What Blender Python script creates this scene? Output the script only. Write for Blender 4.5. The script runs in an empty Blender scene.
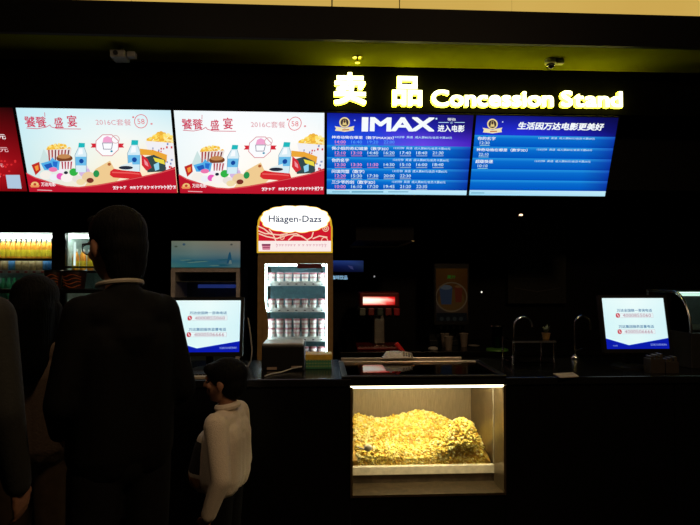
import bpy, bmesh, math, random
from mathutils import Vector, Matrix
from mathutils.geometry import tessellate_polygon
random.seed(7)
S = bpy.context.scene
COL = S.collection
PI = math.pi

# ------------------------------------------------------------------ camera
F_PX, YAW, PITCH, ROLL, EYE = 546.0, 0.05185, 0.02315, 0.0010, Vector((0, 0, 1.5))
R3 = (Matrix.Rotation(-YAW, 3, 'Z') @ Matrix.Rotation(PI / 2 + PITCH, 3, 'X') @ Matrix.Rotation(ROLL, 3, 'Z'))
cd = bpy.data.cameras.new('camera')
cd.sensor_width = 36.0
cd.lens = 36.0 * F_PX / 700.0
cd.clip_start = 0.05
cam = bpy.data.objects.new('camera', cd)
COL.objects.link(cam)
cam.matrix_world = Matrix.Translation(EYE) @ R3.to_4x4()
S.camera = cam

# ------------------------------------------------------------------ world, lobby lamps, exposure
w = bpy.data.worlds.new('world')
S.world = w
w.use_nodes = True
w.node_tree.nodes['Background'].inputs[0].default_value = (0.6, 0.5, 0.4, 1)
w.node_tree.nodes['Background'].inputs[1].default_value = 0.0015
S.view_settings.view_transform = 'Standard'
S.view_settings.look = 'None'
S.view_settings.exposure = 0.0
S.view_settings.gamma = 1.0
S.view_settings.use_curve_mapping = False


def lamp(name, loc, target, power, col, size):
    d = bpy.data.lights.new(name, 'AREA')
    d.energy, d.color, d.size = power, col, size
    d.shape = 'DISK'
    o = bpy.data.objects.new(name, d)
    COL.objects.link(o)
    o.location = loc
    o.rotation_euler = (Vector(target) - Vector(loc)).to_track_quat('-Z', 'Y').to_euler()
    return o


lamp('lobby_downlight', (1.3, 0.3, 3.35), (-0.5, 2.5, 0.7), 25, (1.0, 0.66, 0.36), 0.35)
lamp('lobby_downlight', (-0.85, 1.35, 3.35), (-1.0, 2.25, 1.0), 6.0, (1.0, 0.72, 0.45), 0.35)


# ------------------------------------------------------------------ pixel helpers (a pixel gives a direction only)
def ray(x, y):
    return R3 @ Vector(((x - 350.0) / F_PX, (262.5 - y) / F_PX, -1.0))


def at(x, y, Y):
    d = ray(x, y)
    return EYE + d * (Y / d.y)


def onz(x, y, z):
    d = ray(x, y)
    return EYE + d * ((z - EYE.z) / d.z)


def X(px, Y, py=275):
    return at(px, py, Y).x


def Z(py, Y, px=350):
    return at(px, py, Y).z


# ------------------------------------------------------------------ materials
def lin(c):
    return tuple(((v / 255.0) / 12.92 if v / 255.0 <= 0.04045 else ((v / 255.0 + 0.055) / 1.055) ** 2.4) for v in c)


MATS = {}


def pm(name, col, rough=0.5, metal=0.0, var=0.15, scale=30.0, bump=0.0, spec=0.5, stretch=None):
    if name in MATS:
        return MATS[name]
    m = bpy.data.materials.new(name)
    m.use_nodes = True
    nt = m.node_tree
    b = nt.nodes['Principled BSDF']
    tc = nt.nodes.new('ShaderNodeTexCoord')
    n = nt.nodes.new('ShaderNodeTexNoise')
    n.inputs['Scale'].default_value = scale
    n.inputs['Detail'].default_value = 4
    if stretch:
        mp = nt.nodes.new('ShaderNodeMapping')
        mp.inputs['Scale'].default_value = stretch
        nt.links.new(tc.outputs['Object'], mp.inputs[0])
        nt.links.new(mp.outputs[0], n.inputs['Vector'])
    else:
        nt.links.new(tc.outputs['Object'], n.inputs['Vector'])
    r = nt.nodes.new('ShaderNodeValToRGB')
    r.color_ramp.elements[0].position = 0.3
    r.color_ramp.elements[1].position = 0.7
    r.color_ramp.elements[0].color = tuple(c * (1 - var) for c in col) + (1,)
    r.color_ramp.elements[1].color = tuple(min(1, c * (1 + var)) for c in col) + (1,)
    nt.links.new(n.outputs[0], r.inputs[0])
    nt.links.new(r.outputs[0], b.inputs['Base Color'])
    b.inputs['Roughness'].default_value = rough
    b.inputs['Metallic'].default_value = metal
    b.inputs['Specular IOR Level'].default_value = spec
    if bump:
        bp = nt.nodes.new('ShaderNodeBump')
        bp.inputs['Strength'].default_value = bump
        bp.inputs['Distance'].default_value = 0.01
        nt.links.new(n.outputs[0], bp.inputs['Height'])
        nt.links.new(bp.outputs[0], b.inputs['Normal'])
    MATS[name] = m
    return m


def em(name, col, strength=1.0):
    if name in MATS:
        return MATS[name]
    m = bpy.data.materials.new(name)
    m.use_nodes = True
    nt = m.node_tree
    nt.nodes.clear()
    o = nt.nodes.new('ShaderNodeOutputMaterial')
    e = nt.nodes.new('ShaderNodeEmission')
    e.inputs[0].default_value = tuple(col) + (1,)
    e.inputs[1].default_value = strength
    nt.links.new(e.outputs[0], o.inputs[0])
    MATS[name] = m
    return m


def em_attr(name, strength=1.0):
    """a lit screen or backlit print: emits the colours of its picture"""
    if name in MATS:
        return MATS[name]
    m = em(name, (1, 1, 1), strength)
    nt = m.node_tree
    a = nt.nodes.new('ShaderNodeAttribute')
    a.attribute_name = 'Col'
    e = [n for n in nt.nodes if n.type == 'EMISSION'][0]
    nt.links.new(a.outputs['Color'], e.inputs[0])
    return m


def print_attr(name, rough=0.5):
    if name in MATS:
        return MATS[name]
    m = pm(name, (.5, .5, .5), rough)
    nt = m.node_tree
    a = nt.nodes.new('ShaderNodeAttribute')
    a.attribute_name = 'Col'
    nt.links.new(a.outputs['Color'], nt.nodes['Principled BSDF'].inputs['Base Color'])
    return m


def glass(name, tint=(1, 1, 1), clear=0.92, rough=0.02):
    if name in MATS:
        return MATS[name]
    m = bpy.data.materials.new(name)
    m.use_nodes = True
    nt = m.node_tree
    nt.nodes.clear()
    o = nt.nodes.new('ShaderNodeOutputMaterial')
    t = nt.nodes.new('ShaderNodeBsdfTransparent')
    t.inputs[0].default_value = tuple(c * clear for c in tint) + (1,)
    g = nt.nodes.new('ShaderNodeBsdfGlossy')
    g.inputs['Roughness'].default_value = rough
    fr = nt.nodes.new('ShaderNodeFresnel')
    fr.inputs[0].default_value = 1.45
    mx = nt.nodes.new('ShaderNodeMixShader')
    nt.links.new(fr.outputs[0], mx.inputs[0])
    nt.links.new(t.outputs[0], mx.inputs[1])
    nt.links.new(g.outputs[0], mx.inputs[2])
    nt.links.new(mx.outputs[0], o.inputs[0])
    MATS[name] = m
    return m


BLACK = pm('black_paint', (.0035, .0035, .0035), .6, spec=.15)
BLACKG = pm('black_gloss_panel', (.003, .003, .0032), .35, spec=.2)
STONE = pm('black_counter_stone', (.006, .006, .006), .22, var=.6, scale=160, spec=.35)
PLAST = pm('black_plastic', (.008, .008, .008), .42, spec=.3)
CHROME = pm('chrome', (.75, .74, .72), .14, 1.0, .05)
STEEL = pm('brushed_steel', (.42, .38, .33), .34, 1.0, .2, 40, stretch=(1, 1, 14))
GLASS = glass('clear_glass')


# ------------------------------------------------------------------ mesh builder
class MB:
    def __init__(self):
        self.v, self.f = [], []

    def add(self, vs, fs):
        o = len(self.v)
        self.v += [Vector(p) for p in vs]
        self.f += [tuple(i + o for i in f) for f in fs]
        return self

    def box(self, x0, x1, y0, y1, z0, z1, bev=0.0, rot=None):
        c = Vector(((x0 + x1) / 2, (y0 + y1) / 2, (z0 + z1) / 2))
        bm = bmesh.new()
        bmesh.ops.create_cube(bm, size=1)
        for q in bm.verts:
            q.co = Vector((q.co.x * (x1 - x0), q.co.y * (y1 - y0), q.co.z * (z1 - z0)))
        if bev:
            bmesh.ops.bevel(bm, geom=list(bm.edges), offset=bev, segments=2, profile=.5, affect='EDGES')
        self.bm(bm, Matrix.Translation(c) @ (rot.to_4x4() if rot else Matrix()))
        return self

    def bm(self, bm, M=None):
        bm.verts.index_update()
        self.add([(M @ q.co if M else q.co.copy()) for q in bm.verts], [[q.index for q in f.verts] for f in bm.faces])
        bm.free()
        return self

    def cyl(self, p0, p1, r0, r1=None, n=16):
        r1 = r0 if r1 is None else r1
        p0, p1 = Vector(p0), Vector(p1)
        q = (p1 - p0).to_track_quat('Z', 'Y')
        vs, fs = [], []
        for p, r in ((p0, r0), (p1, r1)):
            vs += [p + q @ Vector((r * math.cos(2 * PI * k / n), r * math.sin(2 * PI * k / n), 0)) for k in range(n)]
        fs = [(k, (k + 1) % n, n + (k + 1) % n, n + k) for k in range(n)]
        fs += [tuple(reversed(range(n))), tuple(range(n, 2 * n))]
        return self.add(vs, fs)

    def tube(self, pts, r, n=8):
        pts = [Vector(p) for p in pts]
        vs, fs, prev = [], [], None
        for i, p in enumerate(pts):
            d = (pts[min(i + 1, len(pts) - 1)] - pts[max(i - 1, 0)]).normalized()
            if prev is None:
                a = d.orthogonal().normalized()
            else:
                a = (prev - d * prev.dot(d)).normalized()
            prev = a
            b = d.cross(a)
            rr = r[i] if isinstance(r, (list, tuple)) else r
            vs += [p + a * rr * math.cos(2 * PI * k / n) + b * rr * math.sin(2 * PI * k / n) for k in range(n)]
        for i in range(len(pts) - 1):
            fs += [(i * n + k, i * n + (k + 1) % n, (i + 1) * n + (k + 1) % n, (i + 1) * n + k) for k in range(n)]
        fs += [tuple(reversed(range(n))), tuple(range((len(pts) - 1) * n, len(pts) * n))]
        return self.add(vs, fs)

    def lathe(self, c, prof, n=20):
        c = Vector(c)
        vs, fs = [], []
        for r, z in prof:
            vs += [c + Vector((r * math.cos(2 * PI * k / n), r * math.sin(2 * PI * k / n), z)) for k in range(n)]
        for i in range(len(prof) - 1):
            fs += [(i * n + k, i * n + (k + 1) % n, (i + 1) * n + (k + 1) % n, (i + 1) * n + k) for k in range(n)]
        fs += [tuple(reversed(range(n))), tuple(range((len(prof) - 1) * n, len(prof) * n))]
        return self.add(vs, fs)

    def prism(self, pts, d):
        """a planar outline (3D points) pushed along the vector d"""
        pts = [Vector(p) for p in pts]
        d = Vector(d)
        n = len(pts)
        tr = tessellate_polygon([pts])
        vs = pts + [p + d for p in pts]
        fs = [tuple(t) for t in tr] + [tuple(n + i for i in reversed(t)) for t in tr]
        fs += [(k, (k + 1) % n, n + (k + 1) % n, n + k) for k in range(n)]
        return self.add(vs, fs)

    def ball(self, c, r, sub=2, M=None):
        bm = bmesh.new()
        bmesh.ops.create_icosphere(bm, subdivisions=sub, radius=1)
        r = (r, r, r) if not isinstance(r, (tuple, list)) else r
        T = Matrix.Translation(Vector(c)) @ (M.to_4x4() if M else Matrix()) @ Matrix.Diagonal((*r, 1))
        return self.bm(bm, T)

    def build(self, name, mat, parent=None, smooth=False, fix=True):
        return mesh_obj(name, self.v, self.f, mat, parent, smooth, fix)


def mesh_obj(name, vs, fs, mat, parent=None, smooth=False, fix=True):
    org = world_loc(parent) if parent else (sum((Vector(v) for v in vs), Vector()) / max(1, len(vs)))
    if not parent:
        org = Vector((org.x, org.y, min(v[2] for v in vs)))
    me = bpy.data.meshes.new(name)
    me.from_pydata([tuple(Vector(v) - org) for v in vs], [], fs)
    if fix:
        bm = bmesh.new()
        bm.from_mesh(me)
        bmesh.ops.recalc_face_normals(bm, faces=bm.faces)
        bm.to_mesh(me)
        bm.free()
    if smooth:
        me.polygons.foreach_set('use_smooth', [True] * len(me.polygons))
        try:
            me.set_sharp_from_angle(angle=math.radians(40))
        except Exception:
            pass
    me.materials.append(mat)
    o = bpy.data.objects.new(name, me)
    COL.objects.link(o)
    if parent:
        o.parent = parent
    else:
        o.location = org
    return o


def world_loc(o):
    p = Vector(o.location)
    while o.parent:
        o = o.parent
        p = p + Vector(o.location)
    return p


def tag(o, label=None, cat=None, group=None, kind=None):
    for k, v in (('label', label), ('category', cat), ('group', group), ('kind', kind)):
        if v:
            o[k] = v
    return o


def thing(name, label, cat, loc, group=None):
    o = bpy.data.objects.new(name, None)
    COL.objects.link(o)
    o.empty_display_size = 0.05
    o.location = loc
    return tag(o, label, cat, group)


def copy_tree(o, parent=None):
    kids = list(o.children)
    c = o.copy()
    COL.objects.link(c)
    c.parent = parent
    for k in kids:
        copy_tree(k, c)
    return c


# ------------------------------------------------------------------ lettering and printed pictures
TCACHE = {}


def text_geo(body, bold=0.0, extrude=0.0, res=3, shear=0.0):
    key = (body, bold, extrude, res, shear)
    if key in TCACHE:
        return TCACHE[key]
    cu = bpy.data.curves.new('lettering', 'FONT')
    cu.body, cu.size, cu.extrude, cu.resolution_u, cu.shear = body, 1.0, extrude, res, shear
    ob = bpy.data.objects.new('lettering', cu)
    COL.objects.link(ob)
    me = ob.to_mesh()
    vs = [v.co.copy() for v in me.vertices]
    fs = [tuple(p.vertices) for p in me.polygons]
    ob.to_mesh_clear()
    bpy.data.objects.remove(ob)
    bpy.data.curves.remove(cu)
    if bold > 0:      # heavier strokes: the same shape laid over itself a little apart
        v0, f0 = vs, fs
        vs, fs = [], []
        nb = 8
        for i in range(nb):
            ca, sa = math.cos(2 * PI * i / nb), math.sin(2 * PI * i / nb)
            d = Vector((ca, sa, 0)) * bold / max(abs(ca), abs(sa))
            fs += [tuple(j + len(vs) for j in f) for f in f0]
            vs += [v + d for v in v0]
    TCACHE[key] = (vs, fs)
    return vs, fs


def bounds(vs):
    xs, ys = [v[0] for v in vs], [v[1] for v in vs]
    return min(xs), max(xs), min(ys), max(ys)


class Rect:
    """a flat rectangle in the place: tl corner, full width vector, full height vector (down)"""
    def __init__(self, tl, ux, vy):
        self.tl, self.ux, self.vy = Vector(tl), Vector(ux), Vector(vy)
        self.n = self.vy.cross(self.ux).normalized()
        if self.n.y > 0:
            self.n = -self.n

    def uv(self, px, py):
        d = ray(px, py)
        t = (self.tl - EYE).dot(self.n) / d.dot(self.n)
        p = EYE + d * t - self.tl
        return p.dot(self.ux) / self.ux.length_squared, p.dot(self.vy) / self.vy.length_squared

    def pt(self, u, v, off=0.0):
        return self.tl + self.ux * u + self.vy * v + self.n * off


class Print:
    """flat print on a Rect; shapes are coloured polygons lying a hair above each other"""
    STEP = 0.00006

    def __init__(self, rect, ref=None, trans=None, base=0.0005):
        self.r, self.ref, self.tr = rect, ref or rect, trans or (lambda x, y: (x, y))
        self.v, self.f, self.c, self.lay = [], [], [], base

    def q(self, x, y):
        return self.ref.uv(*self.tr(x, y))

    def raw(self, uvs, faces, cols):
        o = len(self.v)
        self.lay += self.STEP
        self.v += [self.r.pt(min(1, max(0, u)), min(1, max(0, v)), self.lay) for u, v in uvs]
        for f in faces:
            self.f.append(tuple(i + o for i in f))
            self.c += [cols[i] if isinstance(cols, list) else cols for i in f]

    def poly_uv(self, uvs, col):
        tr = tessellate_polygon([[Vector((u, v, 0)) for u, v in uvs]])
        self.raw(uvs, [tuple(t) for t in tr], lin(col))

    def poly(self, pts, col):
        self.poly_uv([self.q(*p) for p in pts], col)

    def grad(self, pts4, cols4):
        """tl, tr, br, bl"""
        self.raw([self.q(*p) for p in pts4], [(0, 1, 2, 3)], [lin(c) for c in cols4])

    def grid_uv(self, rows):
        """rows of colours over the whole rect"""
        R_, C_ = len(rows), len(rows[0])
        uv = [(c / (C_ - 1), r / (R_ - 1)) for r in range(R_) for c in range(C_)]
        cols = [lin(rows[r][c]) for r in range(R_) for c in range(C_)]
        fs = [(r * C_ + c, r * C_ + c + 1, (r + 1) * C_ + c + 1, (r + 1) * C_ + c) for r in range(R_ - 1) for c in range(C_ - 1)]
        self.raw(uv, fs, cols)

    def ell(self, cx, cy, rx, ry, col, n=16, a0=0, a1=2 * PI):
        self.poly([(cx + rx * math.cos(a0 + (a1 - a0) * k / n), cy + ry * math.sin(a0 + (a1 - a0) * k / n)) for k in range(n)], col)

    def line(self, pts, wd, col):
        for (x0, y0), (x1, y1) in zip(pts[:-1], pts[1:]):
            L = math.hypot(x1 - x0, y1 - y0) or 1
            nx, ny = -(y1 - y0) / L * wd / 2, (x1 - x0) / L * wd / 2
            ex, ey = (x1 - x0) / L * wd * .25, (y1 - y0) / L * wd * .25
            self.raw([self.q(*p) for p in ((x0 + nx - ex, y0 + ny - ey), (x1 + nx + ex, y1 + ny + ey), (x1 - nx + ex, y1 - ny + ey), (x0 - nx - ex, y0 - ny - ey))], [(0, 1, 2, 3)], lin(col))
            self.lay -= self.STEP * .9

    def ring(self, cx, cy, rx, ry, wd, col, n=20):
        self.line([(cx + rx * math.cos(2 * PI * k / n), cy + ry * math.sin(2 * PI * k / n)) for k in range(n + 1)], wd, col)

    def text(self, body, x0, y0, x1, y1, col, bold=0.0, shear=0.0, res=2):
        """lettering fitted to the box given in the picture's own coordinates"""
        vs, fs = text_geo(body, bold, 0.0, res, shear)
        a, b, c, d = bounds(vs)
        (u0, v0), (u1, v1) = self.q(x0, y0), self.q(x1, y1)
        uv = [(u0 + (u1 - u0) * (p.x - a) / (b - a), v1 + (v0 - v1) * (p.y - c) / (d - c)) for p in vs]
        self.raw(uv, fs, lin(col))

    def build(self, name, mat, parent):
        o = mesh_obj(name, self.v, self.f, mat, parent, False, False)
        at_ = o.data.color_attributes.new('Col', 'FLOAT_COLOR', 'CORNER')
        flat = []
        for c in self.c:
            flat += [c[0], c[1], c[2], 1.0]
        at_.data.foreach_set('color', flat)
        return o


SCREEN = em_attr('lit_screen', 1.0)

# ------------------------------------------------------------------ the setting
CY, CZ = 2.80, 0.97            # counter front and worktop height
CB = 3.45                      # counter back edge
RY = 3.31                      # rear edge of the display case top
XL, XR = -4.4, 4.6
WY = 3.62                      # sign wall
SZ = Z(67, WY, 400)            # soffit height
FY = 3.21                      # fascia front
PZ = Z(11.5, FY, 400)          # underside of the lit panels
BY = 5.5                       # back wall


def struct(name, mb, mat, label=None):
    return tag(mb.build(name, mat), label, None, None, 'structure')


FLOOR = pm('dark_floor_tile', (.012, .011, .010), .25, var=.4, scale=6, spec=.3)
struct('floor', MB().box(XL - .1, XR + .1, -3.0, BY + .1, -.1, 0), FLOOR, 'dark polished floor of the cinema lobby')
struct('wall_back', MB().box(XL - .1, XR + .1, BY, BY + .1, 0, SZ + .1), BLACK, 'black back wall behind the counter')
struct('wall_left', MB().box(XL - .1, XL, 3.5, BY, 0, SZ + .1), BLACK, 'black side wall beside the drinks coolers')
struct('wall_right', MB().box(XR, XR + .1, 3.5, BY, 0, SZ + .1), BLACK, 'black side wall beyond the food warmer')
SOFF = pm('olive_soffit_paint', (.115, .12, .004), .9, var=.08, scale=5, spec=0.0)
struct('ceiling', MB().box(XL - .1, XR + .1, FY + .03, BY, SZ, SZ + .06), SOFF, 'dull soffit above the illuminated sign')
struct('wall_sign', MB().box(XL, XR, WY, WY + .05, 2.60, SZ), pm('matt_black_band', (.0022, .0022, .0022), .9, spec=0.0), 'black sign band above the menu screens')
struct('wall_bulkhead', MB().box(XL, XR, 3.97, 4.02, 2.14, SZ), BLACK, 'black bulkhead behind the menu screens')
struct('trim_1', MB().box(XL - .1, XR + .1, FY, FY + .03, SZ - .002, PZ).box(XL - .1, XR + .1, FY, FY + .03, PZ, PZ + .02), BLACK, 'black fascia band under the lit panels')

# the row of warm lit panels along the top
lb = thing('light_panel_row', 'row of warm yellow backlit panels above the black fascia', 'light', (0, FY, PZ + .02))
seams = [-230, -96, 131, 332, 399.7, 512.3, 586.8, 660.8, 790, 880]
PANEL = bpy.data.materials.new('warm_backlit_panel')
PANEL.use_nodes = True
nt = PANEL.node_tree
nt.nodes.clear()
_o, _e = nt.nodes.new('ShaderNodeOutputMaterial'), nt.nodes.new('ShaderNodeEmission')
_n, _r, _t = nt.nodes.new('ShaderNodeTexNoise'), nt.nodes.new('ShaderNodeValToRGB'), nt.nodes.new('ShaderNodeTexCoord')
_n.inputs['Scale'].default_value = 1.2
_r.color_ramp.elements[0].color = lin((208, 166, 76)) + (1,)
_r.color_ramp.elements[1].color = lin((226, 190, 100)) + (1,)
nt.links.new(_t.outputs['Object'], _n.inputs['Vector'])
nt.links.new(_n.outputs[0], _r.inputs[0])
nt.links.new(_r.outputs[0], _e.inputs[0])
_e.inputs[1].default_value = 0.88
nt.links.new(_e.outputs[0], _o.inputs[0])
for a, b in zip(seams[:-1], seams[1:]):
    xa, xb = X(a, FY, 10), X(b, FY, 10)
    MB().box(xa + .004, xb - .004, FY - .004, FY + .02, PZ + .02, PZ + .42, .002).build('diffuser_panel', PANEL, lb)
MB().box(X(seams[0], FY, 10), X(seams[-1], FY, 10), FY + .021, FY + .04, PZ + .02, PZ + .44).build('backing', BLACK, lb)
struct('ceiling_lobby', MB().box(XL - .1, XR + .1, -3.0, FY - .006, PZ + .44, PZ + .5), BLACK, 'dark lobby ceiling')

# ------------------------------------------------------------------ illuminated sign
LETTER = em('sign_letter_light', (1.0, .93, .46), 4.5)
LSIDE = em('sign_letter_edge_light', (1.0, .92, .03), 13.0)
sg = thing('illuminated_sign', 'glowing yellow-white channel letters reading 卖品 Concession Stand', 'sign', at(478, 107, WY - .05))


def letter(body, px0, py0, px1, py1, bold):
    vs, fs = text_geo(body, bold, 0.5, 4)
    a, b, c, d = bounds(vs)
    p0, p1 = at(px0, py0, WY - .05), at(px1, py1, WY - .05)
    out = [Vector((p0.x + (p1.x - p0.x) * (v.x - a) / (b - a), WY - .03 - v.z * .036, p1.z + (p0.z - p1.z) * (v.y - c) / (d - c))) for v in vs]
    o = mesh_obj('letter', out, fs, LETTER, sg, False, True)
    o.data.materials.append(LSIDE)
    ymin = min(v.co.y for v in o.data.vertices)
    for p in o.data.polygons:
        p.material_index = 0 if all(o.data.vertices[i].co.y < ymin + .002 for i in p.vertices) else 1
    return o


letter('卖', 334, 71.8, 366.2, 104.5, .026)
letter('品', 392.6, 75.7, 422.4, 105.6, .030)


def word(txt, px0, px1, ytop0, ybase0, ytop1, ybase1):
    gl = [text_geo(ch, .026, 0.5, 4) for ch in txt]
    ws = [bounds(g[0]) for g in gl]
    capb = bounds(text_geo('S', .026, .5, 4)[0])
    gap = .035
    tot = sum(b[1] - b[0] for b in ws) + gap * (len(txt) - 1)
    x = 0.0
    for ch, b in zip(txt, ws):
        f0 = x / tot
        x += b[1] - b[0]
        f1 = x / tot
        x += gap
        fm = (f0 + f1) / 2
        yt, yb = ytop0 + (ytop1 - ytop0) * fm, ybase0 + (ybase1 - ybase0) * fm
        k = (yb - yt) / (capb[3] - capb[2])
        letter(ch, px0 + (px1 - px0) * f0, yb - (b[3] - capb[2]) * k, px0 + (px1 - px0) * f1, yb - (b[2] - capb[2]) * k, .026)


word('Concession', 431.6, 554, 89.2, 106.0, 90.2, 106.6)
word('Stand', 561.5, 623, 90.2, 106.6, 91.0, 107.2)

# ------------------------------------------------------------------ overhead menu screens
SX0, SW, SG, STZ, STILT, SH = -1.96992, .98328, .01903, 2.57596, .35979, .54548
DOWN = Vector((0, math.sin(STILT), -math.cos(STILT)))
INTO = Vector((0, math.cos(STILT), math.sin(STILT)))
RECTS = [Rect((SX0 + i * (SW + SG), 3.6, STZ), (SW, 0, 0), DOWN * SH) for i in range(-1, 4)]
MENU_LABELS = ['red price list screen at the end of the menu row with a pale square patch',
               'promotional screen of popcorn and drinks with a cooler blue tint, beside the red price list',
               'promotional screen of popcorn and drinks with a whiter picture, beside the blue showtimes',
               'blue showtimes screen headed IMAX with five rows of films',
               'blue showtimes screen with three filled rows under a white slogan']
SCREENS = []
for i, r in enumerate(RECTS):
    t = thing('menu_screen', MENU_LABELS[i], 'screen', r.pt(.5, 1), 'overhead menu screens')
    SCREENS.append(t)
    bz = .008
    fr = MB()
    for (u0, u1, v0, v1) in ((-bz / SW, 1 + bz / SW, -bz / SH, 0), (-bz / SW, 1 + bz / SW, 1, 1 + bz / SH), (-bz / SW, 0, 0, 1), (1, 1 + bz / SW, 0, 1)):
        fr.prism([r.pt(u0, v0, .004), r.pt(u1, v0, .004), r.pt(u1, v1, .004), r.pt(u0, v1, .004)], INTO * .03)
    fr.build('bezel', PLAST, t)
    MB().prism([r.pt(0, 0, -.002), r.pt(1, 0, -.002), r.pt(1, 1, -.002), r.pt(0, 1, -.002)], INTO * .05).build('back_shell', PLAST, t)
    MB().box(r.pt(.45, 0).x, r.pt(.55, 0).x, 3.78, 3.97, 2.40, 2.46).build('wall_bracket', BLACK, t)

# red price list
r0 = RECTS[0]
p = Print(r0)
p.grid_uv([[(60, 4, 6), (90, 6, 10), (70, 8, 8), (38, 6, 8)], [(120, 8, 14), (150, 12, 20), (140, 10, 20), (105, 8, 14)],
           [(150, 10, 20), (190, 20, 30), (205, 24, 34), (150, 14, 22)], [(130, 6, 14), (160, 10, 20), (150, 10, 18), (110, 6, 12)]])
for k in range(26):
    p.ell(random.uniform(-16, 16), random.uniform(160, 176), 1.2, 1.0, (215, 40, 44), 8)
p.build('screen_picture', SCREEN, t0 := SCREENS[0])
for body, box, c, bd in (('32元', (-12, 134, 6.5, 139.2), (250, 235, 235), .02), ('25元', (-10, 147, 9, 152), (240, 190, 195), .01),
                         ('58元', (-8, 163.5, 4, 167), (235, 200, 205), 0), ('20元', (-8, 174, 1, 177), (235, 200, 205), 0)):
    q = Print(r0, base=.004)
    q.text(body, *box, c, bd)
    q.build('price_lettering', SCREEN, t0)
q = Print(r0, base=.004)
q.poly([(6, 174.8), (20, 174.8), (22, 188.5), (8, 188.2)], (176, 200, 222))
q.build('pale_patch', SCREEN, t0)


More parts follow.
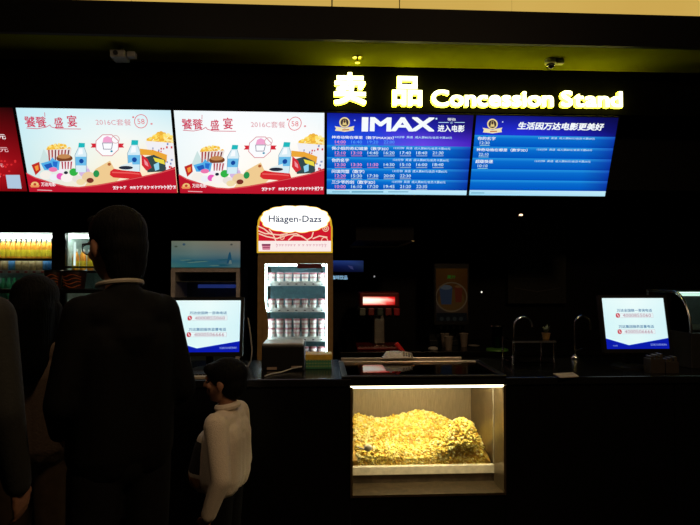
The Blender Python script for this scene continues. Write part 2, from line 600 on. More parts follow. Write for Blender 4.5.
# promotional picture (drawn once in the coordinates of its first screen, shown on two)
def promo(rect, t, cool):
    tr = lambda x, y: (x / 3.889, 100 + y / 3.889)
    p = Print(rect, RECTS[1], tr)
    if cool:
        p.grid_uv([[(196, 236, 246), (214, 244, 250), (220, 246, 252), (205, 238, 248)], [(205, 238, 244), (232, 248, 248), (246, 250, 246), (236, 246, 244)],
                   [(205, 235, 238), (240, 246, 236), (255, 244, 220), (255, 236, 200)], [(215, 232, 232), (248, 236, 210), (255, 226, 180), (255, 214, 150)]])
    else:
        p.grid_uv([[(236, 248, 252), (250, 253, 255), (250, 253, 255), (238, 250, 254)], [(240, 250, 252), (255, 255, 255), (255, 255, 255), (252, 252, 250)],
                   [(240, 248, 248), (255, 254, 250), (255, 250, 238), (255, 244, 222)], [(240, 240, 240), (255, 244, 228), (255, 236, 204), (255, 224, 176)]])
    # cream splash and glacier on the far side
    p.poly([(150, 250), (170, 190), (185, 215), (196, 240)], (205, 228, 226))
    p.poly([(330, 335), (372, 268), (410, 246), (428, 236), (442, 262), (470, 300), (440, 330)], (240, 204, 146))
    p.ell(425, 250, 7, 6, (176, 96, 50), 10)
    # popcorn tub, left
    rnd = random.Random(3)
    for k in range(60):
        a = rnd.uniform(0, PI)
        rr = math.sqrt(rnd.random())
        p.ell(231 + 46 * rr * math.cos(a), 194 - 22 * rr * math.sin(a), 6, 5, rnd.choice([(252, 214, 96), (246, 192, 66), (255, 232, 140), (232, 170, 60)]), 7)
    p.poly([(183, 194), (280, 188), (272, 236), (193, 238)], (238, 226, 220))
    for k in range(7):
        p.poly([(188 + k * 13, 194), (194 + k * 13, 193), (196 + k * 11.5, 236), (191 + k * 11.5, 236)], rnd.choice([(206, 60, 52), (170, 54, 60), (120, 64, 72)]))
    p.ell(252, 226, 32, 15, (122, 66, 36), 16)
    p.ell(250, 219, 26, 9, (196, 138, 84), 14)
    p.poly([(236, 238), (288, 236), (282, 268), (242, 270)], (244, 236, 240))
    for k in range(4):
        p.poly([(240 + k * 12, 239), (246 + k * 12, 239), (247 + k * 10.5, 268), (243 + k * 10.5, 268)], (176, 40, 62))
    # blue sweets bag, red box, sweets
    p.poly([(160, 246), (196, 236), (205, 222), (214, 232), (234, 238), (230, 272), (174, 272)], (84, 176, 232))
    p.poly([(172, 252), (200, 244), (206, 260), (184, 268)], (34, 92, 186))
    p.poly([(206, 238), (226, 240), (222, 262), (208, 256)], (40, 110, 206))
    p.poly([(124, 252), (154, 240), (160, 272), (140, 292)], (192, 44, 36))
    p.poly([(136, 258), (150, 252), (152, 270), (142, 276)], (244, 150, 60))
    for (x, y, rx, ry, c) in ((180, 292, 24, 17, (246, 240, 232)), (212, 300, 18, 13, (236, 240, 246)), (208, 270, 17, 9, (238, 120, 176)), (236, 296, 15, 13, (236, 90, 186)),
                              (330, 280, 22, 20, (214, 184, 226)), (262, 302, 24, 17, (250, 244, 240)), (288, 280, 17, 15, (50, 180, 70)), (302, 306, 20, 14, (234, 226, 220)),
                              (346, 300, 26, 22, (236, 206, 160)), (352, 312, 14, 10, (120, 50, 40)), (258, 282, 8, 6, (32, 40, 60)), (316, 318, 18, 12, (240, 220, 170)),
                              (376, 286, 12, 14, (40, 150, 80)), (330, 262, 14, 8, (240, 214, 236)), (240, 276, 12, 8, (246, 236, 250))):
        p.ell(x, y, rx, ry, c)
    # water bottles
    for x0, y0, s in ((318, 166, 1.0), (524, 155, 1.08)):
        p.poly([(x0 - 12 * s, y0 + 18 * s), (x0 + 12 * s, y0 + 18 * s), (x0 + 20 * s, y0 + 42 * s), (x0 + 18 * s, y0 + 114 * s), (x0 - 20 * s, y0 + 114 * s), (x0 - 24 * s, y0 + 46 * s)], (216, 238, 246))
        p.poly([(x0 - 8 * s, y0 + 22 * s), (x0 + 4 * s, y0 + 22 * s), (x0 + 6 * s, y0 + 44 * s), (x0 - 14 * s, y0 + 46 * s)], (248, 252, 255))
        p.poly([(x0 - 23 * s, y0 + 54 * s), (x0 + 20 * s, y0 + 54 * s), (x0 + 19 * s, y0 + 88 * s), (x0 - 22 * s, y0 + 88 * s)], (110, 190, 234))
        p.ell(x0, y0 + 71 * s, 9 * s, 9 * s, (22, 74, 160), 12)
        p.poly([(x0 - 10 * s, y0), (x0 + 14 * s, y0 + 1), (x0 + 13 * s, y0 + 18 * s), (x0 - 12 * s, y0 + 18 * s)], (32, 186, 190))
        p.line([(x0 - 12 * s, y0 + 20 * s), (x0 - 25 * s, y0 + 48 * s), (x0 - 21 * s, y0 + 112 * s)], 2.0, (120, 160, 180))
        p.line([(x0 + 12 * s, y0 + 20 * s), (x0 + 21 * s, y0 + 44 * s), (x0 + 19 * s, y0 + 112 * s)], 2.0, (130, 168, 186))
    # large popcorn tub, snack bag and sausage, right
    for k in range(90):
        a, rr = rnd.uniform(0, PI), math.sqrt(rnd.random())
        p.ell(628 + 56 * rr * math.cos(a), 166 - 54 * rr * math.sin(a) * (.75 + .25 * math.cos(a)), 8, 6, rnd.choice([(255, 226, 110), (250, 200, 70), (255, 238, 160), (238, 178, 60)]), 7)
    p.poly([(566, 158), (684, 166), (688, 268), (640, 276), (578, 196)], (242, 240, 244))
    for k in range(34):
        x, y = rnd.uniform(584, 676), rnd.uniform(166, 262)
        if y > 166 + (x - 566) * -.0 and (x > 640 or y < 200):
            s = rnd.uniform(4, 7)
            p.poly([(x, y), (x + s, y), (x + s, y + s * 1.3), (x, y + s * 1.3)], rnd.choice([(214, 60, 60), (120, 140, 190), (200, 84, 90), (160, 170, 200)]))
    p.poly([(470, 254), (516, 240), (524, 276), (476, 270)], (226, 238, 240))
    p.ell(492, 262, 28, 7, (40, 44, 60))
    p.poly([(546, 188), (600, 194), (652, 212), (650, 240), (620, 232), (590, 214), (548, 212)], (236, 168, 56))
    p.poly([(562, 222), (600, 212), (644, 232), (648, 276), (576, 280)], (52, 74, 76))
    p.poly([(598, 222), (640, 232), (644, 250), (606, 238)], (236, 220, 70))
    p.poly([(552, 210), (576, 228), (592, 262), (572, 274), (554, 252)], (214, 44, 54))
    p.poly([(562, 228), (576, 242), (580, 258), (566, 250)], (244, 150, 160))
    p.poly([(600, 250), (620, 240), (622, 268), (606, 274)], (150, 214, 240))
    p.poly([(432, 276), (446, 266), (480, 272), (548, 278), (556, 296), (520, 306), (444, 300), (430, 290)], (216, 40, 46))
    p.line([(440, 280), (500, 282), (544, 286)], 5, (236, 96, 92))
    # red wave along the foot
    wave = [(86, 280), (140, 298), (215, 322), (262, 333), (310, 336), (380, 328), (470, 312), (560, 294), (630, 278), (684, 262)]
    p.poly([(70, 274)] + wave + [(700, 258), (706, 372), (100, 372)], (190, 22, 44))
    p.line([(x, y + 3) for x, y in wave], 3, (226, 90, 90))
    # badge with ribbon
    p.poly([(356, 168), (386, 168), (386, 184), (356, 184), (362, 176)], (214, 40, 56))
    p.poly([(456, 168), (486, 168), (480, 176), (486, 184), (456, 184)], (214, 40, 56))
    oc = [(420 + 47 * math.cos(PI / 8 + k * PI / 4), 175 + 44 * math.sin(PI / 8 + k * PI / 4)) for k in range(8)]
    p.poly(oc, (252, 253, 255))
    p.line(oc + oc[:1], 2.6, (212, 110, 124))
    p.poly([(402, 164), (406, 146), (420, 139), (436, 146), (441, 164)], (242, 166, 208))
    p.line([(402, 166), (441, 166), (437, 190), (406, 190), (402, 166)], 2.5, (96, 92, 130))
    p.ring(452, 152, 15, 15, 2.4, (216, 160, 160))
    p.ell(437, 198, 5, 4, (30, 140, 170), 8)
    p.build('screen_picture', SCREEN, t)
    nx = lambda: Print(rect, RECTS[1], tr, base=p.lay + .0004)
    q = nx()
    RED = (206, 44, 84)
    q.text('饕餮', 97, 62, 188, 106, RED, .009)
    q.text('盛', 212, 66, 252, 108, RED, .010)
    q.text('宴', 262, 58, 306, 104, RED, .011)
    q.line([(108, 108), (150, 111), (185, 104), (198, 96), (204, 104), (230, 111), (318, 112)], 2.4, RED)
    q.line([(178, 48), (179, 64)], 2.2, RED)
    q.build('headline_lettering', SCREEN, t)
    q = nx()
    q.text('2016C套餐', 374, 72, 514, 99, (222, 150, 160), -.002)
    q.ring(551, 82, 25, 26, 2.6, (226, 90, 104))
    q.text('58', 536, 72, 566, 93, (230, 120, 130))
    q.ell(521, 66, 4, 4, (226, 110, 120), 6)
    q.ell(592, 92, 5, 4, (226, 150, 156), 6)
    q.build('offer_lettering', SCREEN, t)
    q = nx()
    q.ell(140, 327, 15, 11, (240, 196, 120))
    q.poly([(120, 330), (160, 330), (154, 338), (126, 338)], (236, 150, 90))
    q.ell(140, 326, 6, 5, (190, 60, 50), 10)
    q.text('万达电影', 163, 318, 222, 334, (255, 240, 240), .02)
    q.line([(150, 348), (206, 350)], 3, (236, 180, 186))
    # brushed handwriting
    q.build('logo_lettering', SCREEN, t)
    q = nx()
    rr = random.Random(11)
    x = 444
    while x < 684:
        if 488 < x < 508:
            x = 510
        hgt = rr.uniform(8, 17)
        y = 340 - (x - 444) * .012
        q.line([(x, y - hgt / 2), (x + 5, y - 2), (x + 1, y + hgt / 2)], 2.6, (252, 236, 240))
        q.line([(x - 2, y - rr.uniform(0, 5)), (x + 9, y - rr.uniform(0, 6))], 2.4, (252, 236, 240))
        if rr.random() < .6:
            q.line([(x + 6, y - hgt / 2), (x + 7, y + hgt / 2)], 2.4, (252, 236, 240))
        x += rr.uniform(11, 15)
    tag(q.build('handwriting', SCREEN, t), kind='stuff')


promo(RECTS[1], SCREENS[1], True)
promo(RECTS[2], SCREENS[2], False)


def emblem(q, cx, cy):
    q.ell(cx, cy, 20, 20, (236, 214, 150), 22)
    q.ell(cx, cy, 15, 15, (66, 54, 60), 20)
    q.poly([(cx - 8, cy + 10), (cx - 4, cy - 10), (cx + 4, cy - 10), (cx + 8, cy + 10)], (226, 200, 130))
    q.ell(cx, cy - 4, 4, 6, (70, 50, 40), 10)
    q.poly([(cx - 37, cy + 14), (cx - 12, cy + 18), (cx, cy + 22), (cx + 12, cy + 18), (cx + 37, cy + 13), (cx + 33, cy + 22), (cx + 36, cy + 30), (cx + 14, cy + 33), (cx, cy + 35), (cx - 14, cy + 33), (cx - 36, cy + 31), (cx - 32, cy + 22)], (240, 226, 180))
    q.line([(cx - 8, cy + 28), (cx + 16, cy + 27)], 4, (190, 110, 70))
    q.ell(cx + 38, cy - 8, 3, 3, (190, 200, 240), 6)


def rows_bg(rect, ox, oy, s, x0, x1, lean0, lean1, ys, foot, header_rows):
    tr = lambda x, y: (ox + x / s, oy + y / s)
    p = Print(rect, rect, tr)
    p.grid_uv(header_rows)
    U = lambda y, x=(x0 + x1) / 2: p.q(x, y)[1]
    for ya, yb in zip(ys[:-1], ys[1:]):
        va, vb = U(ya), U(yb)
        vm = va + (vb - va) * .28
        A, B, C_ = (36, 150, 226), (8, 108, 206), (0, 82, 190)
        p.raw([(0, va), (.8, va), (1, va), (1, vm), (.8, vm), (0, vm)], [(0, 1, 4, 5), (1, 2, 3, 4)], [lin(c) for c in (A, A, (30, 90, 200), (14, 60, 170), B, B)])
        p.raw([(0, vm), (.8, vm), (1, vm), (1, vb), (.8, vb), (0, vb)], [(0, 1, 4, 5), (1, 2, 3, 4)], [lin(c) for c in (B, B, (14, 60, 170), (6, 44, 150), C_, C_)])
    va, vb = U(foot), 1.0
    p.raw([(0, va), (1, va), (1, vb), (0, vb)], [(0, 1, 2, 3)], [lin(c) for c in ((176, 226, 246), (196, 236, 250), (180, 228, 248), (150, 214, 240))])
    return p, tr


# IMAX showtimes
r3 = RECTS[3]
p, tr3 = rows_bg(r3, 320, 60, 3.75, 25, 572, 0, 0, [322, 367, 408, 448, 487], 487,
                 [[(14, 26, 140), (20, 24, 140), (24, 20, 120), (22, 16, 92)], [(18, 60, 206), (30, 50, 210), (36, 36, 176), (30, 20, 120)],
                  [(12, 90, 226), (36, 80, 226), (96, 66, 226), (70, 36, 190)], [(10, 110, 220), (60, 90, 224), (130, 80, 230), (90, 40, 200)],
                  [(0, 90, 200)] * 4, [(0, 80, 190)] * 4, [(0, 80, 190)] * 4])
p.build('screen_picture', SCREEN, SCREENS[3])
q = Print(r3, r3, tr3, base=.004)
emblem(q, 92, 234)
WHT, PALE, PINK = (246, 252, 255), (190, 226, 250), (236, 150, 200)
q.build('emblem', SCREEN, SCREENS[3])
q = Print(r3, r3, tr3, base=.004)
for ch, xa, xb in (('I', 157, 180), ('M', 188, 266), ('A', 268, 350), ('X', 342, 428)):
    q.text(ch, xa, 214, xb, 268, WHT, .028)
q.ell(436, 220, 4, 4, PALE, 6)
q.text('带你', 478, 217, 508, 229, WHT, .01)
q.line([(444, 234), (482, 234)], 2, PALE)
q.line([(504, 234), (542, 234)], 2, PALE)
q.text('®', 488, 231, 498, 239, PALE)
q.text('进入电影', 442, 243, 540, 270, WHT, .022)
q.build('headline_lettering', SCREEN, SCREENS[3])
INFO = '133分钟  英语  成人票80元/会员卡票60元'
films = [('神奇动物在哪里（数字IMAX3D）', 283, 44, 276, ['14:00', '16:40', '19:20', '22:00'], 1),
         ('佩小姐的奇幻城堡（数字3D）', 324, 44, 256, ['12:10', '13:10', '14:40', '16:20', '17:40', '18:40', '21:30'], 2),
         ('你的名字', 368, 44, 108, ['12:30', '13:30', '11:30', '14:30', '15:10', '16:00', '18:40'], 3),
         ('间谍同盟（数字）', 410, 44, 166, ['12:20', '15:30', '17:30', '20:00', '22:30'], 1),
         ('三少爷的剑（数字3D）', 450, 44, 206, ['10:00', '16:10', '17:20', '19:45', '21:20', '22:35'], 1)]
for n_, (nm, y, xa, xb, times, pink) in enumerate(films):
    q = Print(r3, r3, tr3, base=.004)
    q.text(nm, xa, y, xb, y + 15, WHT, .012)
    ix = 278 - n_ * 2
    q.text(INFO, ix if n_ else 276, y + 1, 494 - n_ * 6, y + 13, PALE, .012)
    for k, tm in enumerate(times):
        x = 56 + k * 61
        c = PINK if k < pink else ((90, 160, 250) if n_ == 0 else (206, 236, 246))
        q.text(tm, x, y + 18, x + 40, y + 30, c, .006)
        q.line([(x, y + 35), (x + 40, y + 35)], 2.4, tuple(int(v * .8) for v in c))
    tag(q.build('film_row_lettering', SCREEN, SCREENS[3]), kind='stuff')
q = Print(r3, r3, tr3, base=.004)
q.line([(46, 494), (110, 494)], 3, (90, 160, 190))
q.line([(120, 494), (236, 494)], 5, (90, 160, 190))
q.line([(256, 494), (330, 494)], 3, (90, 160, 190))
q.build('footer_lettering', SCREEN, SCREENS[3])

# slogan showtimes
r4 = RECTS[4]
p, tr4 = rows_bg(r4, 460, 60, 3.75, 62, 595, 0, 0, [285, 328, 370, 412, 452, 490], 490,
                 [[(16, 26, 130), (20, 24, 126), (16, 18, 100), (10, 10, 66)], [(20, 50, 200), (36, 44, 214), (30, 34, 180), (16, 18, 110)],
                  [(12, 76, 210), (20, 70, 210), (20, 60, 190), (10, 40, 150)], [(0, 90, 200)] * 4, [(0, 80, 190)] * 4, [(0, 80, 190)] * 4])
p.build('screen_picture', SCREEN, SCREENS[4])
q = Print(r4, r4, tr4, base=.004)
emblem(q, 121, 240)
q.build('emblem', SCREEN, SCREENS[4])
q = Print(r4, r4, tr4, base=.004)
q.text('生活因万达电影更美好', 217, 232, 536, 265, WHT, .03, .12)
q.build('headline_lettering', SCREEN, SCREENS[4])
for nm, y, xa, xb, tm, ix0, ix1 in (('你的名字', 287, 66, 132, '12:30', 294, 504), ('神奇动物在哪里（数字3D）', 330, 62, 252, '22:10', 288, 494), ('超级快递', 373, 58, 122, '10:10', 280, 488)):
    q = Print(r4, r4, tr4, base=.004)
    q.text(nm, xa, y, xb, y + 14, WHT, .012)
    q.text(INFO, ix0, y + 1, ix1, y + 12, PALE, .012)
    q.text(tm, xa + 8, y + 18, xa + 44, y + 29, (206, 236, 246), .006)
    q.line([(xa + 8, y + 33), (xa + 44, y + 33)], 2.4, (150, 210, 220))
    tag(q.build('film_row_lettering', SCREEN, SCREENS[4]), kind='stuff')
q = Print(r4, r4, tr4, base=.004)
q.line([(42, 498), (90, 498)], 3, (90, 160, 190))
q.build('footer_lettering', SCREEN, SCREENS[4])

# ------------------------------------------------------------------ fixtures on the soffit
CAMW = pm('camera_housing', (.30, .30, .26), .4)
zc = SZ
Yc = 3.44
c0 = Vector((X(550.5, Yc, 58), Yc, zc))
t = thing('dome_camera', 'dome security camera hanging from the soffit above the word Stand', 'camera', c0)
MB().lathe(c0, [(.034, -.0), (.036, -.008), (.036, -.028), (.030, -.032)], 24).build('housing', CAMW, t, True)
MB().lathe(c0, [(.026, -.030), (.027, -.036), (.024, -.050), (.014, -.060), (.004, -.063)], 24).build('dome', pm('smoked_dome', (.01, .01, .01), .08), t, True)
MB().tube([c0 + Vector((.026 * math.cos(a), .026 * math.sin(a), -.046)) for a in [k * 2 * PI / 24 for k in range(25)]], .0022).build('dome_ring', CHROME, t, True)
MB().box(c0.x + .038, c0.x + .085, Yc - .02, Yc + .02, zc - .03, zc, .004).build('junction_box', CAMW, t)

Ys = 3.47
c1 = Vector((X(357.5, Ys, 60), Ys, zc))
BRASS = pm('brass', (.62, .52, .16), .28, 1.0)
t = thing('fire_sprinkler', 'small brass fire sprinkler under the soffit above the character 卖', 'sprinkler', c1)
MB().lathe(c1, [(.034, 0), (.032, -.006), (.012, -.010)], 20).build('escutcheon', BRASS, t, True)
MB().cyl(c1 + Vector((0, 0, -.008)), c1 + Vector((0, 0, -.034)), .008, .006).build('stem', BRASS, t, True)
MB().lathe(c1, [(.016, -.034), (.016, -.037)], 16).build('deflector', BRASS, t)

Yb = 3.40
c2 = at(120, 50, Yb)
t = thing('box_camera', 'dim white box camera on the unlit end of the soffit', 'camera', (c2.x, Yb, SZ))
DIMW = pm('dull_white_housing', (.16, .16, .15), .5)
c2.z = SZ - .05
MB().box(c2.x - .048, c2.x + .042, Yb - .04, Yb + .06, c2.z - .024, c2.z + .022, .006).build('body', DIMW, t)
MB().box(c2.x + .05, c2.x + .098, Yb - .03, Yb + .02, c2.z - .016, c2.z + .018, .004).build('junction_box', DIMW, t)
MB().cyl((c2.x + .02, Yb - .02, c2.z + .02), (c2.x + .02, Yb - .02, SZ), .008).build('mount', DIMW, t)
MB().cyl((c2.x - .01, Yb - .05, c2.z), (c2.x - .01, Yb - .04, c2.z), .014).build('lens', PLAST, t)
MB().cyl((c2.x + .04, Yb + .0, c2.z), (c2.x + .052, Yb + .0, c2.z), .006).build('arm', DIMW, t)

# ------------------------------------------------------------------ front counter
CXL, CXR = X(350.5, CY, 430), X(506, CY, 430)      # opening for the display case
ct = thing('service_counter', 'long black concession counter with a polished stone worktop', 'counter', (0, CY, 0))
for xa, xb, nm in ((XL, CXL, 0), (CXR, XR, 1)):
    n_p = 4
    for k in range(n_p):
        a, b = xa + (xb - xa) * k / n_p, xa + (xb - xa) * (k + 1) / n_p
        MB().box(a + .002, b - .002, CY + .012, CY + .032, .10, CZ - .045, .002).build('front_panel', BLACKG, ct)
    MB().box(xa, xb, CY - .0, CB, CZ - .04, CZ, .006).build('worktop', STONE, ct)
    MB().box(xa, xb, CY + .06, CY + .08, 0, .10).build('kickplate', BLACK, ct)
    MB().box(xa, xb, CB - .04, CB - .02, 0, CZ - .04).build('back_panel', BLACK, ct)
MB().box(CXL, CXR, RY + .016, CB, CZ - .018, CZ, .003).build('worktop', STONE, ct)
ZB = Z(496.5, CY, 430)                              # foot of the opening
MB().box(CXL, CXR, CY + .012, CY + .032, .10, ZB - .004, .002).build('front_panel', BLACKG, ct)
MB().box(CXL, CXR, CY + .06, CY + .08, 0, .10).build('kickplate', BLACK, ct)

# ------------------------------------------------------------------ display case of popcorn
GY = 2.965                                          # inner glass
case = thing('popcorn_display_case', 'lit glass display case of popcorn set into the black counter', 'display case', ((CXL + CXR) / 2, CY, ZB))
BROWN = pm('brown_stone_ledge', (.040, .026, .012), .35, var=.5, scale=45)
WARM = pm('warm_metal_lining', (.34, .27, .17), .42, .6, .15, 14, stretch=(12, 12, 1))
CREAM = pm('cream_lip', (.80, .72, .52), .4)
ZL0, ZL1 = Z(474, GY, 430), Z(465.5, GY, 430)       # lip
MB().box(CXL, CXR, CY, CB, ZB, ZB + .012).build('ledge', BROWN, case)
MB().box(CXL, CXR, GY, GY + .015, ZB + .012, ZL0).build('riser', pm('dark_brown_riser', (.055, .038, .022), .35, var=.4, scale=20), case)
MB().box(CXL + .004, CXR - .004, GY - .006, GY + .02, ZL0, ZL1, .003).build('lip', CREAM, case)
MB().box(CXL + .012, CXR - .012, GY + .02, CB - .03, ZL0, ZL0 + .01).build('bin_floor', WARM, case)
SIDEP = pm('dark_bronze_side', (.16, .115, .06), .3, .7, .2, 14)
MB().box(CXL, CXL + .012, CY, CB - .015, ZB + .012, CZ - .045).build('side_panel', SIDEP, case)
MB().box(CXR - .012, CXR, CY, CB - .015, ZB + .012, CZ - .045).build('side_panel', SIDEP, case)
MB().box(CXL, CXR, CB - .03, CB - .015, ZB + .012, CZ - .02).build('back_panel', WARM, case)
MB().box(CXL + .013, CXR - .013, GY, GY + .005, ZL1, CZ - .03).build('front_pane', GLASS, case)
MB().box(CXR - .017, CXR - .013, GY - .004, GY + .006, ZL1, CZ - .03, .001).build('corner_post', pm('clear_acrylic_edge', (.38, .34, .26), .2), case)
# lamp behind the top rail
LED = em('case_lamp', (1.0, .86, .56), 5.0)
zl = Z(385, CY + .02, 430)
MB().box(CXL + .002, CXR - .006, CY + .008, CY + .035, zl - .013, zl + .013, .004).build('lamp_strip', LED, case)
# top frame and tinted glass
TXL, TXR = CXL - .045, CXR + .005
for (xa, xb, ya, yb) in ((TXL, TXR, CY - .004, CY + .03), (TXL, TXR, RY - .045, RY), (TXL, TXL + .03, CY + .03, RY - .045), (TXR - .03, TXR, CY + .03, RY - .045)):
    MB().box(xa, xb, ya, yb, CZ + .001, CZ + .014, .003).build('top_frame', STEEL if ya > CY + .1 else PLAST, case)
MB().box(TXL + .03, TXR - .03, CY + .03, RY - .045, CZ + .001, CZ + .008).build('top_pane', glass('bronze_glass', (.85, .64, .40), .9), case)
MB().box(CXL, CXR, CY + .004, CY + .008, CZ - .038, CZ).build('header_rail', PLAST, case)
MB().box(CXL - .03, CXR - .10, RY, RY + .014, CZ + .001, CZ + .03, .003).build('rear_rail', STEEL, case)

for nm_, yy_, ang_, en_ in (('popcorn_fill_light', GY + .03, 3, 7.0), ('lip_fill_light', CY + .055, 10, 5.0)):  # unseen area lights added to brighten the popcorn and the lip
    d_ = bpy.data.lights.new(nm_, 'AREA')
    d_.shape, d_.size, d_.size_y, d_.energy, d_.color = 'RECTANGLE', CXR - CXL - .06, .03, en_, (1.0, .88, .54)
    o_ = bpy.data.objects.new(nm_, d_)
    COL.objects.link(o_)
    o_.parent = case
    o_.location = Vector(((CXL + CXR) / 2, yy_, CZ - .04)) - Vector(case.location)
    o_.rotation_euler = (math.radians(ang_), 0, 0)
# popcorn heap: nobody could count it
CORN = bpy.data.materials.new('popcorn')
CORN.use_nodes = True
nt = CORN.node_tree
_b = nt.nodes['Principled BSDF']
_a = nt.nodes.new('ShaderNodeAttribute')
_a.attribute_name = 'Col'
_n, _t = nt.nodes.new('ShaderNodeTexNoise'), nt.nodes.new('ShaderNodeTexCoord')
_n.inputs['Scale'].default_value = 160
_m = nt.nodes.new('ShaderNodeMix')
_m.data_type, _m.blend_type = 'RGBA', 'MULTIPLY'
_m.inputs[0].default_value = .35
nt.links.new(_t.outputs['Object'], _n.inputs['Vector'])
nt.links.new(_a.outputs['Color'], _m.inputs[6])
nt.links.new(_n.outputs['Color'], _m.inputs[7])
nt.links.new(_m.outputs[2], _b.inputs['Base Color'])
_b.inputs['Roughness'].default_value = .6
_b.inputs['Subsurface Weight'].default_value = 0.0
hx0, hx1, hy0, hy1, hz = CXL + .014, CXR - .019, GY + .008, CB - .033, ZL0 + .0115


def heap(x, y):
    u = (x - hx0) / (hx1 - hx0)
    v = (y - hy0) / (hy1 - hy0)
    front = (.085 + .135 * math.exp(-((u - .80) / .17) ** 2) + .016 * math.sin(u * 9)) * math.exp(-((v - .22) / .20) ** 2)
    if u > .90:
        front *= max(.25, 1 - (u - .90) * 6)
    back = (.175 + .03 * math.exp(-((u - .62) / .12) ** 2) - .11 * max(0, u - .74) / .26 + .012 * math.sin(u * 14 + 1)) * math.exp(-((v - .88) / .26) ** 2)
    return .018 + max(front, back) + .25 * min(front, back)


rnd = random.Random(5)
bm = bmesh.new()
bmesh.ops.create_icosphere(bm, subdivisions=1, radius=1)
iv = [v.co.copy() for v in bm.verts]
jf = [tuple(v.index for v in f.verts) for f in bm.faces]
bm.free()
vs, fs, cols = [], [], []
NX, NY = 60, 44
for j in range(NY + 1):
    for i in range(NX + 1):
        x, y = hx0 + (hx1 - hx0) * i / NX, hy0 + .024 + (hy1 - hy0 - .024) * j / NY
        vs.append((x, y, hz + heap(x, y) - .006))
for j in range(NY):
    for i in range(NX):
        fs.append((j * (NX + 1) + i, j * (NX + 1) + i + 1, (j + 1) * (NX + 1) + i + 1, (j + 1) * (NX + 1) + i))
        cols += [(.70, .42, .08)] * 4
base_ = len(vs)
for i in range(NX + 1):                                # the face of the heap pressed against the pane
    vs.append((hx0 + (hx1 - hx0) * i / NX, hy0 + .0235, hz))
for i in range(NX):
    fs.append((i, base_ + i, base_ + i + 1, i + 1))
    cols += [(.70, .42, .08)] * 4
for k in range(5400):
    x, y = rnd.uniform(hx0 + .034, hx1 - .034), rnd.uniform(hy0 + .034, hy1 - .034)
    c = Vector((x, y, hz + heap(x, y) + rnd.uniform(-.004, .007)))
    if k > 4300:
        y = hy0 + .031
        c = Vector((x, y, hz + .02 + rnd.random() * max(.001, heap(x, y) - .018)))
    c.z = max(c.z, hz + .029)
    s = rnd.uniform(.007, .014)
    M = Matrix.Rotation(rnd.uniform(0, 6.3), 3, rnd.choice('XYZ')) @ Matrix.Rotation(rnd.uniform(0, 6.3), 3, 'Z')
    sc = Vector((s * rnd.uniform(.7, 1.5), s * rnd.uniform(.7, 1.1), s * rnd.uniform(.55, 1.0)))
    o = len(vs)
    for v in iv:
        q_ = 1 + rnd.uniform(-.32, .32)
        vs.append(c + M @ Vector((v.x * sc.x * q_, v.y * sc.y * q_, v.z * sc.z * q_)))
    col = rnd.choice([(.95, .76, .16), (.97, .82, .26), (.92, .68, .11), (.99, .90, .42), (.84, .54, .07)])
    for f in jf:
        fs.append(tuple(i + o for i in f))
        cols += [col] * 3
pc = mesh_obj('popcorn', vs, fs, CORN, None, False, False)
at_ = pc.data.color_attributes.new('Col', 'FLOAT_COLOR', 'CORNER')
fl = []
for c in cols:
    fl += [c[0], c[1], c[2], 1]
at_.data.foreach_set('color', fl)
tag(pc, 'heaped golden popcorn inside the lit display case', 'popcorn', None, 'stuff')

# small grey scoop head in the popcorn
gp = at(368, 448, GY + .024)
sc_ = thing('popcorn_scoop', 'small grey scoop half buried in the popcorn', 'scoop', (gp.x, gp.y, gp.z - .02))
GREYP = pm('grey_plastic', (.75, .72, .66), .5)
MB().ball((gp.x, gp.y, gp.z), (.023, .008, .021), 2).build('bowl', GREYP, sc_, True)
MB().tube([(gp.x - .012, gp.y + .006, gp.z - .01), (gp.x - .04, gp.y + .04, gp.z - .012), (gp.x - .06, gp.y + .08, gp.z - .012)], .005).build('handle', GREYP, sc_, True)

# white packet and red scoop handle resting on the rear of the case
zt = CZ + .0312
pk = at(399, 357, RY - .0)
WPK = pm('white_wrap', (.74, .72, .70), .35, bump=.6, scale=60)
t = thing('napkin_packet', 'crumpled white wrapped packet lying on the rear rail of the popcorn case', 'packet', (pk.x, RY, zt))
mb = MB()
rows = []
for i in range(9):
    for j in range(7):
        u, v = i / 8, j / 6
        hgt = .042 * (1 - (2 * v - 1) ** 4) * (1 - (2 * u - 1) ** 6) * (1 - .35 * u) + .006 * math.sin(i * 2.1 + j * 1.7) * (0 < i < 8) * (0 < j < 6)
        rows.append((pk.x - .10 + .19 * u, RY - .04 + .085 * v, zt + max(.001, hgt)))
f_ = [(i * 7 + j, i * 7 + j + 1, (i + 1) * 7 + j + 1, (i + 1) * 7 + j) for i in range(8) for j in range(6)]
mb.add(rows, f_)
mb.add([(x, y, zt) for x, y, z in rows], [tuple(reversed(f)) for f in f_])
mb.build('wrapper', WPK, t, True)
mb = MB()
for k in range(4):
    mb.box(pk.x + .02 + k * .016, pk.x + .03 + k * .016, RY - .035, RY + .03, zt, zt + .036 - k * .004)
mb.build('folded_end', pm('grey_wrap', (.30, .29, .28), .4), t)
RED = pm('red_plastic', (.55, .012, .010), .35)
hp = at(399, 352, RY + .09)
t = thing('red_scoop', 'red handled scoop leaning behind the white packet', 'scoop', (hp.x, RY + .09, CZ))
MB().tube([at(396, 343.5, RY + .09), at(399, 347, RY + .09), at(403, 352, RY + .085), at(405, 357, RY + .08)], [.014, .016, .013, .010], 10).build('handle', RED, t, True)
hb = at(405, 357, RY + .08)
MB().box(hb.x - .03, hb.x + .05, RY + .062, RY + .10, CZ + .001, hb.z, .006).build('blade', STEEL, t)

# ------------------------------------------------------------------ customer monitors
MTILT = math.radians(10.5)


